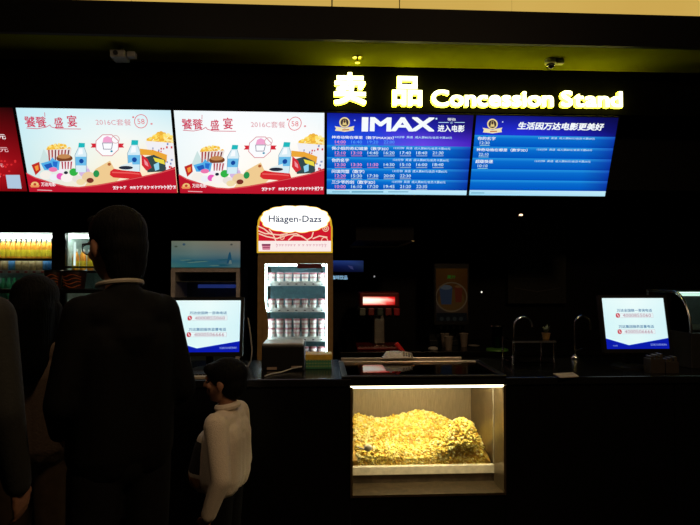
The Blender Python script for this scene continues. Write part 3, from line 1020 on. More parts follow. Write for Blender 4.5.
def monitor(label, pxl, pxr, pyt, pyb, Ytop, cover):
    tl = at(pxl, pyt, Ytop)
    trr = at(pxr, pyt, Ytop)
    W = trr.x - tl.x
    dn = Vector((0, -math.sin(MTILT), -math.cos(MTILT)))
    into = Vector((0, math.cos(MTILT), -math.sin(MTILT)))
    H = W * .79
    r = Rect(tl, (W, 0, 0), dn * H)
    base = r.pt(.5, 1)
    t = thing('customer_monitor', label, 'monitor', (base.x, base.y + .10, CZ), 'monitors on the counter')
    b = .017
    fr = MB()
    for (u0, u1, v0, v1) in ((-b / W, 1 + b / W, -b / H, 0), (-b / W, 1 + b / W, 1, 1 + b * 1.3 / H), (-b / W, 0, 0, 1), (1, 1 + b / W, 0, 1)):
        fr.prism([r.pt(u0, v0, .006), r.pt(u1, v0, .006), r.pt(u1, v1, .006), r.pt(u0, v1, .006)], into * .03)
    fr.build('bezel', PLAST, t)
    MB().prism([r.pt(.0, .0, -.003), r.pt(1, .0, -.003), r.pt(1, 1, -.003), r.pt(0, 1, -.003)], into * .035).build('back_shell', PLAST, t)
    nb = r.pt(.5, .62, -.038)
    MB().tube([nb, nb + Vector((0, .05, -.05)), (nb.x, nb.y + .06, CZ + .012)], .022, 10).build('neck', PLAST, t, True)
    MB().lathe((nb.x, nb.y + .03, CZ), [(.10, .0), (.10, .008), (.085, .014), (.03, .018)], 28).build('foot', PLAST, t, True)
    p = Print(r)
    p.grid_uv([[(226, 250, 250), (236, 253, 252), (222, 248, 250)], [(214, 246, 248), (226, 250, 250), (212, 244, 248)], [(216, 246, 248), (228, 250, 248), (214, 244, 248)]])
    p.poly_uv([(0, .80), (.36, .93), (.36, .94), (1, .79), (1, 1), (0, 1)], (10, 26, 170))
    p.poly_uv([(0, .80), (.36, .94), (.5, .91), (1, .80), (1, .79), (.36, .925), (0, .79)], (30, 70, 200))
    U = lambda a, b_, c, d: (a, b_, c, d)
    p.build('screen_picture', SCREEN, t)
    q = Print(r, base=.003)

    def tx(s, u0, v0, u1, v1, c, bold=0.0):
        vs, fs = text_geo(s, bold, 0.0, 2)
        a, b_, c_, d = bounds(vs)
        q.raw([(u0 + (u1 - u0) * (v.x - a) / (b_ - a), v1 + (v0 - v1) * (v.y - c_) / (d - c_)) for v in vs], fs, lin(c))
    for v0, head, num in ((.215, '万达全国统一咨询电话', '4000855060'), (.535, '万达集团服务监督电话', '4000506666')):
        tx(head, .225, v0, .79, v0 + .06, (30, 110, 160), .016)
        q.poly_uv([(.20, v0 + .085), (.80, v0 + .085), (.80, v0 + .175), (.20, v0 + .175)], (200, 190, 200))
        q.poly_uv([(.205, v0 + .09), (.795, v0 + .09), (.795, v0 + .17), (.205, v0 + .17)], (232, 246, 248))
        tx(num, .31, v0 + .098, .765, v0 + .162, (176, 130, 150), .004)
        q.poly_uv([(.232 + .034 * math.cos(k * PI / 8), v0 + .13 + .046 * math.sin(k * PI / 8)) for k in range(16)], (196, 40, 60))
        q.poly_uv([(.215, v0 + .105), (.228, v0 + .10), (.25, v0 + .15), (.238, v0 + .16)], (240, 225, 230))
    tx('万达电影', .10, .925, .18, .95, (150, 170, 235))
    tx('生活因万达电影更美好', .70, .90, .96, .94, (150, 170, 235))
    q.build('lettering', SCREEN, t)
    return t


monitor('customer monitor showing two hotline numbers, in front of the picture cooler', 175.5, 241, 300.5, 351, 3.05, 1)
m2 = monitor('customer monitor showing two hotline numbers, beside the curved glass warmer', 601.3, 663, 298.2, 348.6, 3.05, 0)
# keyboard under the first monitor
kb = at(192, 375.5, CY + .05)
t = thing('keyboard', 'beige edged keyboard on the counter below a customer monitor', 'keyboard', (kb.x, CY + .07, CZ))
MB().box(kb.x - .18, kb.x + .10, CY + .02, CY + .15, CZ, CZ + .016, .004).build('case', pm('beige_plastic', (.42, .36, .28), .5), t)
kk = MB()
for i in range(14):
    for j in range(4):
        kk.box(kb.x - .172 + i * .019, kb.x - .157 + i * .019, CY + .045 + j * .025, CY + .065 + j * .025, CZ + .016, CZ + .023)
tag(kk.build('keys', pm('dark_keys', (.03, .03, .03), .5), t), kind='stuff')

# cable dropping from behind the monitor
cb_ = [at(248, 318, 3.16), at(250.5, 335, 3.17), at(252, 350, 3.18), at(251, 360, 3.20), at(247, 368, 3.2), Vector((X(246, 3.21), 3.21, CZ + .006))]
tag(MB().tube(cb_, .0045, 8).build('power_cable', pm('pale_cable', (.45, .45, .44), .5), None, True), 'pale cable hanging beside the monitor at the picture cooler', 'cable')

# black receipt printer seen from behind and the spotted box
Yp = 3.06
pa, pb = X(261.5, Yp, 360), X(304, Yp, 360)
zpt = Z(343.5, Yp, 280)
t = thing('receipt_printer', 'black boxy receipt printer with a pale lid in front of the ice cream freezer', 'printer', ((pa + pb) / 2, Yp + .1, CZ))
MB().box(pa, pb, Yp, Yp + .22, CZ, zpt - .012, .008).build('body', PLAST, t)
MB().box(pa + .004, pb - .004, Yp + .004, Yp + .21, zpt - .012, zpt, .005).build('lid', pm('lit_top_grey', (.45, .45, .44), .3), t)  # pale top: freezer light on the black box, put into the colour
MB().box(pa + .03, pa + .085, Yp - .004, Yp, Z(369, Yp), Z(366.5, Yp)).build('port_cover', pm('brown_grey', (.3, .22, .17), .4), t)
MB().box(pb - .07, pb - .012, Yp - .004, Yp, Z(367.5, Yp), Z(365.5, Yp)).build('port_cover', pm('brown_grey', (.3, .22, .17), .4), t)
c_ = MB().tube([at(302, 366.5, Yp - .012), at(292, 368.5, Yp - .016), onz(281, 372.2, CZ + .006), onz(271, 374, CZ + .006), onz(265, 376, CZ + .006)], .004, 8)
tag(c_.build('signal_cable', pm('pale_cable', (.45, .45, .44), .5), None, True), 'thin grey cable trailing from the receipt printer', 'cable')

Yq = 3.10
qa, qb = X(305.5, Yq, 360), X(331.5, Yq, 360)
zq = Z(354.5, Yq, 318)
t = thing('spotted_box', 'green spotted box with a yellow rim next to the receipt printer', 'box', ((qa + qb) / 2, Yq + .06, CZ))
DOT = bpy.data.materials.new('spotted_card')
DOT.use_nodes = True
nt = DOT.node_tree
_b = nt.nodes['Principled BSDF']
_t, _v, _r = nt.nodes.new('ShaderNodeTexCoord'), nt.nodes.new('ShaderNodeTexVoronoi'), nt.nodes.new('ShaderNodeValToRGB')
_v.inputs['Scale'].default_value = 62
_v.inputs['Randomness'].default_value = 0.0
_r.color_ramp.interpolation = 'CONSTANT'
_r.color_ramp.elements[0].color = (.62, .62, .16, 1)
_r.color_ramp.elements[1].color = (.04, .20, .11, 1)
_r.color_ramp.elements[1].position = .33
nt.links.new(_t.outputs['Object'], _v.inputs['Vector'])
nt.links.new(_v.outputs['Distance'], _r.inputs[0])
nt.links.new(_r.outputs[0], _b.inputs['Base Color'])
MB().box(qa, qb, Yq, Yq + .12, CZ, zq - .03, .003).build('body', DOT, t)
MB().box(qa - .002, qb + .002, Yq - .003, Yq + .123, zq - .03, zq, .003).build('rim', pm('yellow_card', (.62, .40, .04), .5), t)

# ------------------------------------------------------------------ ice cream freezer
HY = 4.30
hxl, hxr = X(257.5, HY, 300), X(333, HY, 300)
hc = (hxl + hxr) / 2
zhb, zht = Z(253, HY, 295), Z(205.5, HY, 295)
hz_ = thing('ice_cream_freezer', 'upright glass door ice cream freezer with a glowing red and white arched header', 'freezer', (hc, HY + .3, 0))
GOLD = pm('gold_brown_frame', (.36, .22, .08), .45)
INT = pm('freezer_interior', (.24, .45, .52), .5)
DEP = .55
ixl, ixr = X(264.5, HY, 300), X(327.5, HY, 300)
zit, zib = Z(263.5, HY, 295), .34
mb = MB()
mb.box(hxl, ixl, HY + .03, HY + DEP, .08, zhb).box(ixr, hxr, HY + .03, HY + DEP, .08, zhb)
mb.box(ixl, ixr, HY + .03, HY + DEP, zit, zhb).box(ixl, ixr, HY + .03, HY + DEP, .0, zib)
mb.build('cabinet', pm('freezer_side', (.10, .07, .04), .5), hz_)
MB().box(ixl, ixr, HY + DEP - .05, HY + DEP, zib, zit).build('back_lining', INT, hz_)
d = MB()
d.box(hxl, ixl, HY, HY + .03, .12, zhb).box(ixr, hxr, HY, HY + .03, .12, zhb).box(ixl, ixr, HY, HY + .03, zit, zhb).box(ixl, ixr, HY, HY + .03, .12, zib)
door = d.build('door', GOLD, hz_)
MB().box(ixl, ixr, HY + .012, HY + .016, zib, zit).build('pane', GLASS, door)
hp = []
for k in range(13):
    y = 300 + k * 5
    hp.append((ixl + .004 + .026 * math.sin(PI * k / 12) ** 1.2, HY - .012, Z(y, HY, 295)))
MB().prism([(ixl - .012, HY - .012, hp[0][2])] + hp + [(ixl - .012, HY - .012, hp[-1][2])], (0, .012, 0)).build('handle', GOLD, door)
FLAMP = em('freezer_lamp', (.72, 1.0, 1.0), 21.0)
for xa in (ixl + .003, ixr - .013):
    MB().box(xa, xa + .010, HY + .034, HY + .05, zib, zit - .004).build('lamp_tube', FLAMP, hz_)
MB().box(ixl + .02, ixr - .02, HY + .034, HY + .05, zit - .018, zit - .004).build('lamp_tube', FLAMP, hz_)
MB().box(X(297, HY), X(322, HY), HY + .006, HY + .011, Z(268.5, HY), Z(263.8, HY)).build('sticker', pm('burgundy_label', (.16, .012, .02), .4), door)
RAIL = pm('white_rail', (.86, .90, .90), .4)
CUP, LID, BAND = pm('tub_paper', (.88, .86, .85), .5), pm('tub_lid', (.50, .20, .24), .45), pm('tub_band', (.70, .42, .45), .45)
shelf_py = [281.5, 307.5, 336.5, 355.5]
tub = None
SY = HY + .10
for s_i, py in enumerate(shelf_py):
    zs = Z(py, SY, 295)
    sh = MB().box(ixl + .018, ixr - .018, HY + .06, HY + DEP - .05, zs - .008, zs).build('shelf', RAIL, hz_)
    MB().box(ixl + .018, ixr - .018, HY + .052, HY + .06, zs - .034, zs + .002).build('price_rail', RAIL, sh)
    tags = MB()
    for k in range(7):
        xk = ixl + .045 + (ixr - ixl - .09) * k / 6
        tags.box(xk - .008, xk + .008, HY + .0505, HY + .052, zs - .024, zs - .016)
    tags.build('price_tickets', pm('ticket_print', (.12, .10, .12), .5), sh)['kind'] = 'stuff'
    lab = ['single row of pale ice cream tubs on the top freezer shelf', 'single row of pale ice cream tubs on the second freezer shelf',
           'pale ice cream tub stacked two high on the third freezer shelf', 'pale ice cream tub on the lowest visible freezer shelf'][s_i]
    lab = lab.replace('single row of pale ice cream tubs', 'pale ice cream tub in a single row')
    for lvl in range(2 if s_i == 2 else 1):
        for k in range(7):
            xk = ixl + .047 + (ixr - ixl - .094) * k / 6
            hgt = .068 if s_i != 2 else .072
            if tub is None:
                tub = thing('ice_cream_tub', lab, 'tub', (xk, SY, zs), 'ice cream tubs')
                MB().lathe((xk, SY, zs), [(.024, 0), (.0285, .056), (.0285, .058)], 16).build('cup', CUP, tub, True)
                MB().lathe((xk, SY, zs), [(.0305, .056), (.0305, .068), (.027, .070)], 16).build('lid', LID, tub, True)
                MB().lathe((xk, SY, zs), [(.0270, .024), (.0284, .038), (.0284, .0381)], 16).build('label_band', BAND, tub, True)
                # the band shows as a print: keep it narrow
                tub.children[-1].scale = (1, 1, 1)
                o = tub
            else:
                o = copy_tree(tub)
            o['label'] = lab
            o['group'] = 'ice cream tubs on the same freezer shelf %s' % ['at the top', 'second down', 'third down', 'at the bottom'][s_i]
            o.location = (xk, SY, zs + .0012 + lvl * .0715)
            o.rotation_euler.z = random.uniform(0, 6.28)

# arched header
hd_y = HY - .02
arch = []
hp_ = lambda px, py: at(px, py, hd_y)
outl = [(256.8, 253), (256.8, 226)]
for k in range(0, 19):
    a = PI - PI * k / 18
    outl.append((294.6 + 37.4 * math.cos(a), 224 - 18.5 * abs(math.sin(a)) ** .75 + 0))
outl += [(332.6, 226), (332.8, 253)]
hb_ = MB().prism([hp_(*p_) for p_ in outl], (0, .20, 0)).build('header', pm('header_gold', (.62, .42, .06), .4), hz_)
hrect = Rect(hp_(256.8, 205.5), (hp_(332.8, 205.5).x - hp_(256.8, 205.5).x, 0, 0), (0, 0, -(hp_(300, 205.5).z - hp_(300, 253).z)))
trh = lambda x, y: (250 + x / 7.778, 200 + y / 7.778)
p = Print(hrect, hrect, trh, base=.0015)
GB = (214, 170, 40)
o2 = [(54, 412), (54, 205)] + [(348 + 290 * math.cos(PI - PI * k / 18), 196 - 146 * abs(math.sin(PI - PI * k / 18)) ** .75) for k in range(19)] + [(642, 205), (642, 412)]
p.poly(o2, GB)
o3 = [(66, 318), (66, 208)] + [(348 + 276 * math.cos(PI - PI * k / 18), 200 - 138 * abs(math.sin(PI - PI * k / 18)) ** .75) for k in range(19)] + [(630, 208), (630, 318)]
p.poly(o3, (206, 24, 44))
for pts in ([(66, 205), (110, 225), (160, 265), (230, 272), (290, 262)], [(70, 262), (130, 285), (210, 300), (300, 270), (360, 262), (430, 300)], [(150, 230), (180, 270), (200, 316)],
            [(300, 312), (340, 276), (400, 280), (450, 316)], [(440, 312), (480, 290), (492, 250)], [(490, 300), (540, 280), (600, 290)], [(66, 240), (120, 262), (170, 262)]):
    p.line(pts, 9, (250, 208, 184))
for cx_, cy_, r_ in ((588, 222, 22), (588, 222, 9), (580, 316, 24), (250, 290, 16)):
    p.ring(cx_, cy_, r_, r_, 7, (244, 190, 160), 16)
p.poly([(66, 318), (630, 318), (630, 400), (66, 400)], (252, 236, 232))
p.poly([(92, 342), (160, 342), (156, 388), (98, 388)], (214, 130, 150))
p.poly([(92, 342), (160, 342), (159, 356), (93, 356)], (130, 40, 80))
p.line([(100, 370), (154, 370)], 7, (150, 60, 90))
rr = random.Random(4)
x = 205
while x < 590:
    hh = 30 if x in (205,) or x > 540 else 14
    p.line([(x, 350 - hh * .3), (x + 8, 352), (x + 2, 352 + hh * .5)], 5, (226, 176, 186))
    p.line([(x - 4, 350), (x + 14, 346)], 4, (226, 176, 186))
    x += rr.uniform(19, 36)
p.build('header_print', em_attr('backlit_header', 1.0), hb_)
q = Print(hrect, hrect, trh, base=.006)
sc_pts = []
N = 96
for k in range(N):
    a = 2 * PI * k / N
    s_ = 1 + .05 * abs(math.sin(a * 7 + PI / 2)) - .035 - .06 * math.exp(-((abs(abs(a - PI) - PI / 2)) / .10) ** 2)
    sc_pts.append((352 + 262 * s_ * math.cos(a), 148 + 104 * s_ * math.copysign(abs(math.sin(a)) ** .85, math.sin(a))))
q.poly([(352 + (x - 352) * 1.03, 148 + (y - 148) * 1.05) for x, y in sc_pts], (246, 200, 90))
q.poly(sc_pts, (255, 255, 250))
q.build('oval_sign', em_attr('backlit_oval', 1.35), hb_)
q = Print(hrect, hrect, trh, base=.0085)
q.text('Häagen-Dazs', 146, 120, 556, 190, (60, 70, 100), .014)
q.build('lettering', em_attr('backlit_header', 1.0), hb_)


# ------------------------------------------------------------------ drinks coolers
def bottle_kind(name, label, group, prof, mats, cap_z):
    pass


COOL_IN = pm('cooler_interior', (.50, .62, .58), .5)
COOL_LAMP = em('cooler_lamp', (.84, 1.0, .90), 20.0)
KY = 4.72


def cooler(pxl, pxr, label):
    xl, xr = X(pxl, KY, 260), X(pxr, KY, 260)
    zt_, zb_ = Z(232.8, KY, 30), .30
    t = thing('drinks_cooler', label, 'cooler', ((xl + xr) / 2, KY + .3, 0), 'drinks coolers')
    wd = .055
    a, b = xl - wd, xr + wd
    m = MB()
    m.box(a, xl, KY + .02, KY + .60, .08, zt_ + .20).box(xr, b, KY + .02, KY + .60, .08, zt_ + .20)
    m.box(xl, xr, KY + .02, KY + .60, zt_, zt_ + .20).box(xl, xr, KY + .02, KY + .60, .08, zb_)
    m.build('cabinet', PLAST, t)
    MB().box(xl, xr, KY + .56, KY + .60, zb_, zt_).build('back_lining', COOL_IN, t)
    MB().box(xl, xl + .006, KY + .03, KY + .56, zb_, zt_).build('side_lining', COOL_IN, t)
    MB().box(xr - .006, xr, KY + .03, KY + .56, zb_, zt_).build('side_lining', COOL_IN, t)
    MB().box(xl + .012, xr - .008, KY + .04, KY + .07, Z(238, KY + .04, 30), Z(234.2, KY + .04, 30), .006).build('lamp_tube', COOL_LAMP, t)
    d = MB().box(a, xl, KY - .01, KY + .02, .1, zt_ + .05).box(xr, b, KY - .01, KY + .02, .1, zt_ + .05).box(xl, xr, KY - .01, KY + .02, zt_, zt_ + .05).box(xl, xr, KY - .01, KY + .02, .1, zb_).build('door', PLAST, t)
    MB().box(xl, xr, KY + .004, KY + .008, zb_, zt_).build('pane', GLASS, d)
    MB().box(xr + .012, xr + .03, KY - .05, KY - .01, .7, 1.1, .006).build('handle', PLAST, d)
    return t, xl, xr


BY1 = KY + .11


def shelf(t, xl, xr, z, rail=True):
    s = MB().box(xl + .008, xr - .008, KY + .05, KY + .55, z - .008, z).build('shelf', pm('cooler_shelf', (.10, .12, .12), .5), t)
    MB().box(xl + .012, xr - .012, KY + .060, KY + .075, z - .014, z - .009).build('shelf_fill_strip', em('hidden_shelf_glow', (.80, 1.0, .86), 4.0), s)  # hidden glowing strip added to brighten the drinks below
    if not rail:
        MB().box(xl + .008, xr - .008, KY + .05, KY + .056, z - .020, z).build('shelf_edge', PLAST, s)
    if rail:
        MB().box(xl + .008, xr - .008, KY + .044, KY + .05, z - .022, z + .004).build('price_rail', pm('rail_pale', (.5, .5, .46), .5), s)
        tk = MB()
        n = max(2, int((xr - xl) / .065))
        for k in range(n):
            xk = xl + .03 + (xr - xl - .06) * k / (n - 1)
            tk.box(xk - .012, xk + .012, KY + .042, KY + .044, z - .020, z - .004)
        tag(tk.build('price_tickets', pm('ticket_red', (.40, .08, .08), .5), s), kind='stuff')


def tall_bottle(x, z, label, group, body, wrap, cap, h=.165, r=.024):
    o = thing('juice_bottle', label, 'bottle', (x, BY1, z), group)
    MB().lathe((x, BY1, z), [(r * .9, 0), (r, .008), (r, h * .62), (r * .8, h * .76), (r * .5, h * .86), (r * .5, h * .9)], 14).build('bottle_body', body, o, True)
    MB().lathe((x, BY1, z), [(r * 1.03, h * .1), (r * 1.03, h * .46), (r * 1.02, h * .461)], 14).build('label_wrap', wrap, o, True)
    MB().lathe((x, BY1, z), [(r * .56, h * .9), (r * .56, h), (r * .5, h * 1.005)], 12).build('cap', cap, o, True)
    return o


JO, JY, WCAP = pm('orange_juice', (.86, .34, .03), .3), pm('yellow_label', (.80, .62, .03), .4), pm('white_cap', (.85, .85, .8), .4)
TAN, BLUE, GREEN = pm('tan_can', (.50, .34, .16), .35), pm('blue_can', (.06, .22, .52), .35), pm('green_bottle', (.03, .22, .10), .3)
OCAP = pm('orange_cap', (.9, .45, .05), .4)
t1, xl1, xr1 = cooler(-14, 52, 'drinks cooler full of bottles and cans standing at the end of the row')
z1 = Z(258.5, BY1, 30)
shelf(t1, xl1, xr1, z1 - .0012, False)
z2 = Z(270.5, BY1, 30)
shelf(t1, xl1, xr1, z2 - .0012, True)
z3 = Z(299, BY1, 30)
shelf(t1, xl1, xr1, z3 - .0012, True)
proto = None
n = 12
for k in range(n):
    x = xl1 + .035 + (xr1 - xl1 - .07) * k / (n - 1)
    if proto is None:
        proto = tall_bottle(x, z1, 'orange juice bottle with a yellow label on the top shelf of the fuller cooler', 'orange juice bottles in the fuller cooler', JO, JY, WCAP)
        o = proto
    else:
        o = copy_tree(proto)
        o.location.x = x
for k in range(9):
    x = xl1 + .04 + (xr1 - xl1 - .08) * k / 8
    blue = k in (2, 7, 8)
    o = thing('drink_can', 'short blue drink can on the middle shelf of the fuller cooler' if blue else 'short tan coffee can on the middle shelf of the fuller cooler', 'can', (x, BY1, z2), 'blue cans in the fuller cooler' if blue else 'tan cans in the fuller cooler')
    MB().lathe((x, BY1, z2), [(.026, 0), (.030, .006), (.030, .078), (.024, .086), (.024, .089)], 14).build('can_body', BLUE if blue else TAN, o, True)
    MB().lathe((x, BY1, z2), [(.0245, .0885), (.0245, .091), (.02, .0915)], 14).build('can_lid', CHROME, o, True)
proto2 = None
for k in range(11):
    x = xl1 + .035 + (xr1 - xl1 - .07) * k / 10
    if proto2 is None:
        proto2 = o = tall_bottle(x, z3, 'green drink bottle on the lower shelf of the fuller cooler', 'green bottles in the fuller cooler', GREEN, pm('dark_green_label', (.02, .14, .09), .4), GREEN, .18)
        o.name = 'green_bottle'
    else:
        o = copy_tree(proto2)
        o.location.x = x

t2, xl2, xr2 = cooler(65.5, 118, 'drinks cooler half hidden behind the man in the dark jacket')
MB().box(xl2 + .05, xl2 + .062, KY + .035, KY + .05, Z(266, KY), Z(243, KY)).build('lamp_tube', em('cooler_side_lamp', (.8, 1, .95), 1.2), t2)
z4 = Z(270.5, BY1, 80)
shelf(t2, xl2, xr2, z4 - .0012, False)
MB().box(xl2 - .01, xr2 + .01, KY - .02, KY - .01, Z(268, KY, 80), Z(266.3, KY, 80)).build('door_bar', PLAST, t2)
for k in range(5):
    x = X(75.5, BY1) + .062 * k
    if x > xr2 - .03:
        break
    o = copy_tree(proto)
    o['label'] = 'tall orange juice bottle standing in the half hidden cooler'
    o['group'] = 'juice bottles in the half hidden cooler'
    o.location = (x, BY1, z4)
    o.scale = (1.1, 1.1, 1.1)

# two dark snack tubs on the low shelf in front of the coolers
NY_ = 4.3
sd = thing('side_shelf', 'dark low shelf in front of the drinks coolers', 'shelf', (X(66, NY_), NY_, 0))
zs_ = Z(289, NY_, 66)
MB().box(X(-20, NY_), X(130, NY_), NY_ - .08, NY_ + .20, zs_ - .03, zs_, .003).build('shelf_board', BLACK, sd)
for px in (-12, 122):
    MB().box(X(px, NY_) - .02, X(px, NY_) + .02, NY_, NY_ + .12, 0, zs_ - .03).build('leg', BLACK, sd)
SNK = pm('dark_snack_tub', (.035, .012, .010), .45, var=.5, scale=40)
SWL = pm('orange_swirl_print', (.50, .14, .04), .4)
for px, wp, lab in ((53.5, 16, 'smaller dark snack tub with orange swirls on the low shelf'), (74.5, 22, 'wider dark snack tub with orange swirls on the low shelf')):
    xa = X(px, NY_)
    rr_ = wp * .5 * NY_ / F_PX
    hgt = Z(271, NY_, 60) - zs_
    t = thing('snack_tub', lab, 'tub', (xa, NY_, zs_), 'dark snack tubs')
    MB().lathe((xa, NY_, zs_), [(rr_ * .84, 0), (rr_, hgt * .9), (rr_, hgt)], 24).build('tub', SNK, t, True)
    MB().lathe((xa, NY_, zs_), [(rr_ * 1.04, hgt * .93), (rr_ * 1.04, hgt * 1.02), (rr_ * .98, hgt * 1.05)], 24).build('lid', PLAST, t, True)
    for k in range(4):
        pts = []
        for i in range(14):
            a = -2.6 + 2.0 * i / 13
            rad = rr_ * (.865 + .13 * (.2 + k * .17))
            pts.append((xa + rad * math.cos(a) * 1.01, NY_ + rad * math.sin(a) * 1.01, zs_ + hgt * (.16 + k * .19 + .07 * math.sin(i * .6 + k))))
        MB().tube(pts, .0035, 6).build('swirl', SWL, t, True)
wt = at(73, 298.5, 4.1)
zz = wt.z

# ------------------------------------------------------------------ small cooler with a seascape header
PY = 4.70
pxl, pxr = X(171, PY, 270), X(240, PY, 270)
ptop, pmid = Z(241, PY, 205), Z(267.5, PY, 205)
t = thing('picture_cooler', 'pale upright cooler with a seascape header behind the customer monitor', 'cooler', ((pxl + pxr) / 2, PY + .25, 0))
PALE = pm('pale_cabinet', (.62, .58, .58), .5)
MB().box(pxl, pxr, PY + .01, PY + .5, pmid, ptop, .004).build('header', PLAST, t)
fw = .033
m = MB()
m.box(pxl, pxl + fw, PY, PY + .5, 0, pmid - .006).box(pxr - fw, pxr, PY, PY + .5, 0, pmid - .006).box(pxl + fw, pxr - fw, PY, PY + .5, pmid - .006 - fw, pmid - .006).box(pxl + fw, pxr - fw, PY, PY + .5, .1, .3)
m.build('cabinet', PALE, t)
MB().box(pxl + fw, pxr - fw, PY + .42, PY + .45, .3, pmid - .01).build('back_lining', pm('dim_teal_lining', (.10, .16, .18), .5), t)
MB().box(pxl + fw, pxr - fw, PY + .02, PY + .025, .3, pmid - .04).build('pane', GLASS, t)
rs = Rect((pxl, PY + .009, ptop), (pxr - pxl, 0, 0), (0, 0, pmid - ptop))
p = Print(rs, base=.001)
p.grid_uv([[(118, 128, 112), (136, 142, 122), (142, 138, 118), (148, 138, 120)], [(104, 124, 116), (124, 138, 128), (126, 132, 122), (134, 132, 122)],
           [(92, 124, 122), (104, 132, 130), (100, 126, 128), (110, 128, 130)], [(58, 110, 122), (46, 106, 122), (44, 98, 122), (60, 104, 122)],
           [(70, 120, 116), (44, 112, 118), (50, 104, 116), (84, 118, 120)]])
for k in range(9):
    u, v = random.uniform(.05, .75), random.uniform(.68, .92)
    p.poly_uv([(u, v), (u + .14, v - .02), (u + .2, v + .01), (u + .05, v + .035)], random.choice([(28, 86, 104), (36, 92, 108), (90, 130, 124)]))
p.poly_uv([(.80, .85), (.83, .5), (.85, .38), (.865, .5), (.885, .85)], (34, 84, 112))
p.poly_uv([(.83, .85), (.845, .72), (.87, .72), (.88, .86)], (110, 134, 132))
p.ell(176, 246.5, 1.6, .9, (70, 84, 70), 8)
p.ell(184, 244.4, 1.6, 1.2, (60, 90, 110), 8)
p.ell(231.5, 244.5, 1.2, 1.0, (80, 80, 76), 8)
p.build('header_picture', em_attr('dim_header_light', .62), t)
for k in range(3):
    zc_ = Z(281 + k * 26, PY + .2, 205)
    MB().box(pxl + fw, pxr - fw, PY + .04, PY + .40, zc_ - .008, zc_).build('shelf', pm('cooler_shelf', (.10, .12, .12), .5), t)
MB().box(X(190, PY), X(234, PY), PY + .3, PY + .31, Z(288, PY + .3), Z(284.5, PY + .3)).build('lamp_tube', em('blue_cooler_lamp', (.05, .10, .55), .25), t)

# ------------------------------------------------------------------ back counter and its machines
BCY, BCZ = 4.62, .85
bc = thing('back_counter', 'dark back counter carrying the drink machines', 'counter', (X(450, BCY), BCY, 0))
bxa, bxb = X(340, BCY), X(640, BCY)
MB().box(bxa, bxb, BCY, BY - .02, BCZ - .04, BCZ, .004).build('worktop', STONE, bc)
for k in range(5):
    a = bxa + (bxb - bxa) * k / 5
    MB().box(a + .003, a + (bxb - bxa) / 5 - .003, BCY + .02, BCY + .04, .08, BCZ - .05, .002).build('door', BLACKG, bc)
MB().box(bxa, bxb, BCY + .06, BY - .04, 0, BCZ - .04).build('carcass', BLACK, bc)

# soda dispenser
DY = 4.80
da, db = X(357.5, DY, 310), X(401, DY, 310)
dc = (da + db) / 2
t = thing('soda_dispenser', 'red soda fountain with a glowing panel and five valves', 'soda fountain', (dc, DY + .15, BCZ))
DRED = pm('deep_red_plastic', (.20, .006, .006), .4)
MB().box(da + .02, db - .015, DY, DY + .30, Z(307, DY), Z(292.5, DY), .012).build('head', DRED, t)
MB().box(da - .0, db + .0, DY + .02, DY + .26, Z(310.5, DY), Z(306, DY), .006).build('valve_bar', PLAST, t)
rp = Rect(at(363, 296.8, DY - .002), (X(395, DY, 300) - X(363, DY, 300), 0, 0), (0, 0, Z(305, DY) - Z(296.8, DY)))
p = Print(rp, base=.001)
p.grid_uv([[(250, 170, 140), (255, 120, 90), (250, 70, 60), (230, 30, 30), (150, 6, 6)], [(255, 250, 235), (255, 250, 240), (255, 246, 226), (255, 190, 170), (215, 40, 40)],
           [(255, 246, 220), (255, 240, 220), (255, 215, 190), (240, 90, 80), (190, 16, 16)], [(226, 60, 40), (220, 46, 36), (215, 36, 30), (200, 16, 16), (130, 4, 4)]])
p.build('lit_panel', em_attr('soda_panel_light', 1.25), t)
VCOL = [pm('valve_grey', (.16, .17, .14), .4), pm('valve_red', (.24, .035, .03), .4), pm('valve_dark', (.06, .08, .07), .4), pm('valve_red', (), ), pm('valve_bright_red', (.42, .01, .02), .4)]
for k, px in enumerate((362.5, 371, 380, 388.3, 396.5)):
    x = X(px, DY, 312)
    v = MB().box(x - .026, x + .026, DY - .03, DY + .05, Z(315.5, DY), Z(308.2, DY), .008).build('valve', VCOL[k], t)
    MB().cyl((x, DY + .0, Z(315.5, DY)), (x, DY + .0, Z(318.5, DY)), .012, .009).build('nozzle', PLAST, v)
MB().box(X(374.5, DY), X(386, DY), DY + .06, DY + .2, Z(345, DY), Z(309, DY), .01).build('column', STEEL, t)
MB().box(da - .01, db + .01, DY - .08, DY + .26, BCZ + .0, Z(346, DY), .012).build('base', DRED, t)
gr = MB()
for k in range(14):
    gr.box(da + .01 + k * .026, da + .02 + k * .026, DY - .07, DY + .05, Z(346, DY), Z(346, DY) + .006)
tag(gr.build('drip_grille', STEEL, t), kind='stuff')

# glass jug beside it
jx = X(350, DY, 330)
t = thing('glass_jug', 'dim glass jug beside the red soda fountain', 'jug', (jx, DY, BCZ))
MB().lathe((jx, DY, BCZ), [(.045, 0), (.052, .02), (.055, .16), (.05, .2), (.046, .2), (.048, .16), (.046, .02), (.02, .012)], 20).build('body', glass('smoky_glass', (.5, .5, .48), .7), t, True)
MB().tube([(jx - .05, DY, BCZ + .17), (jx - .085, DY, BCZ + .15), (jx - .085, DY, BCZ + .08), (jx - .05, DY, BCZ + .05)], .007).build('handle', glass('smoky_glass', (.5, .5, .48), .7), t, True)

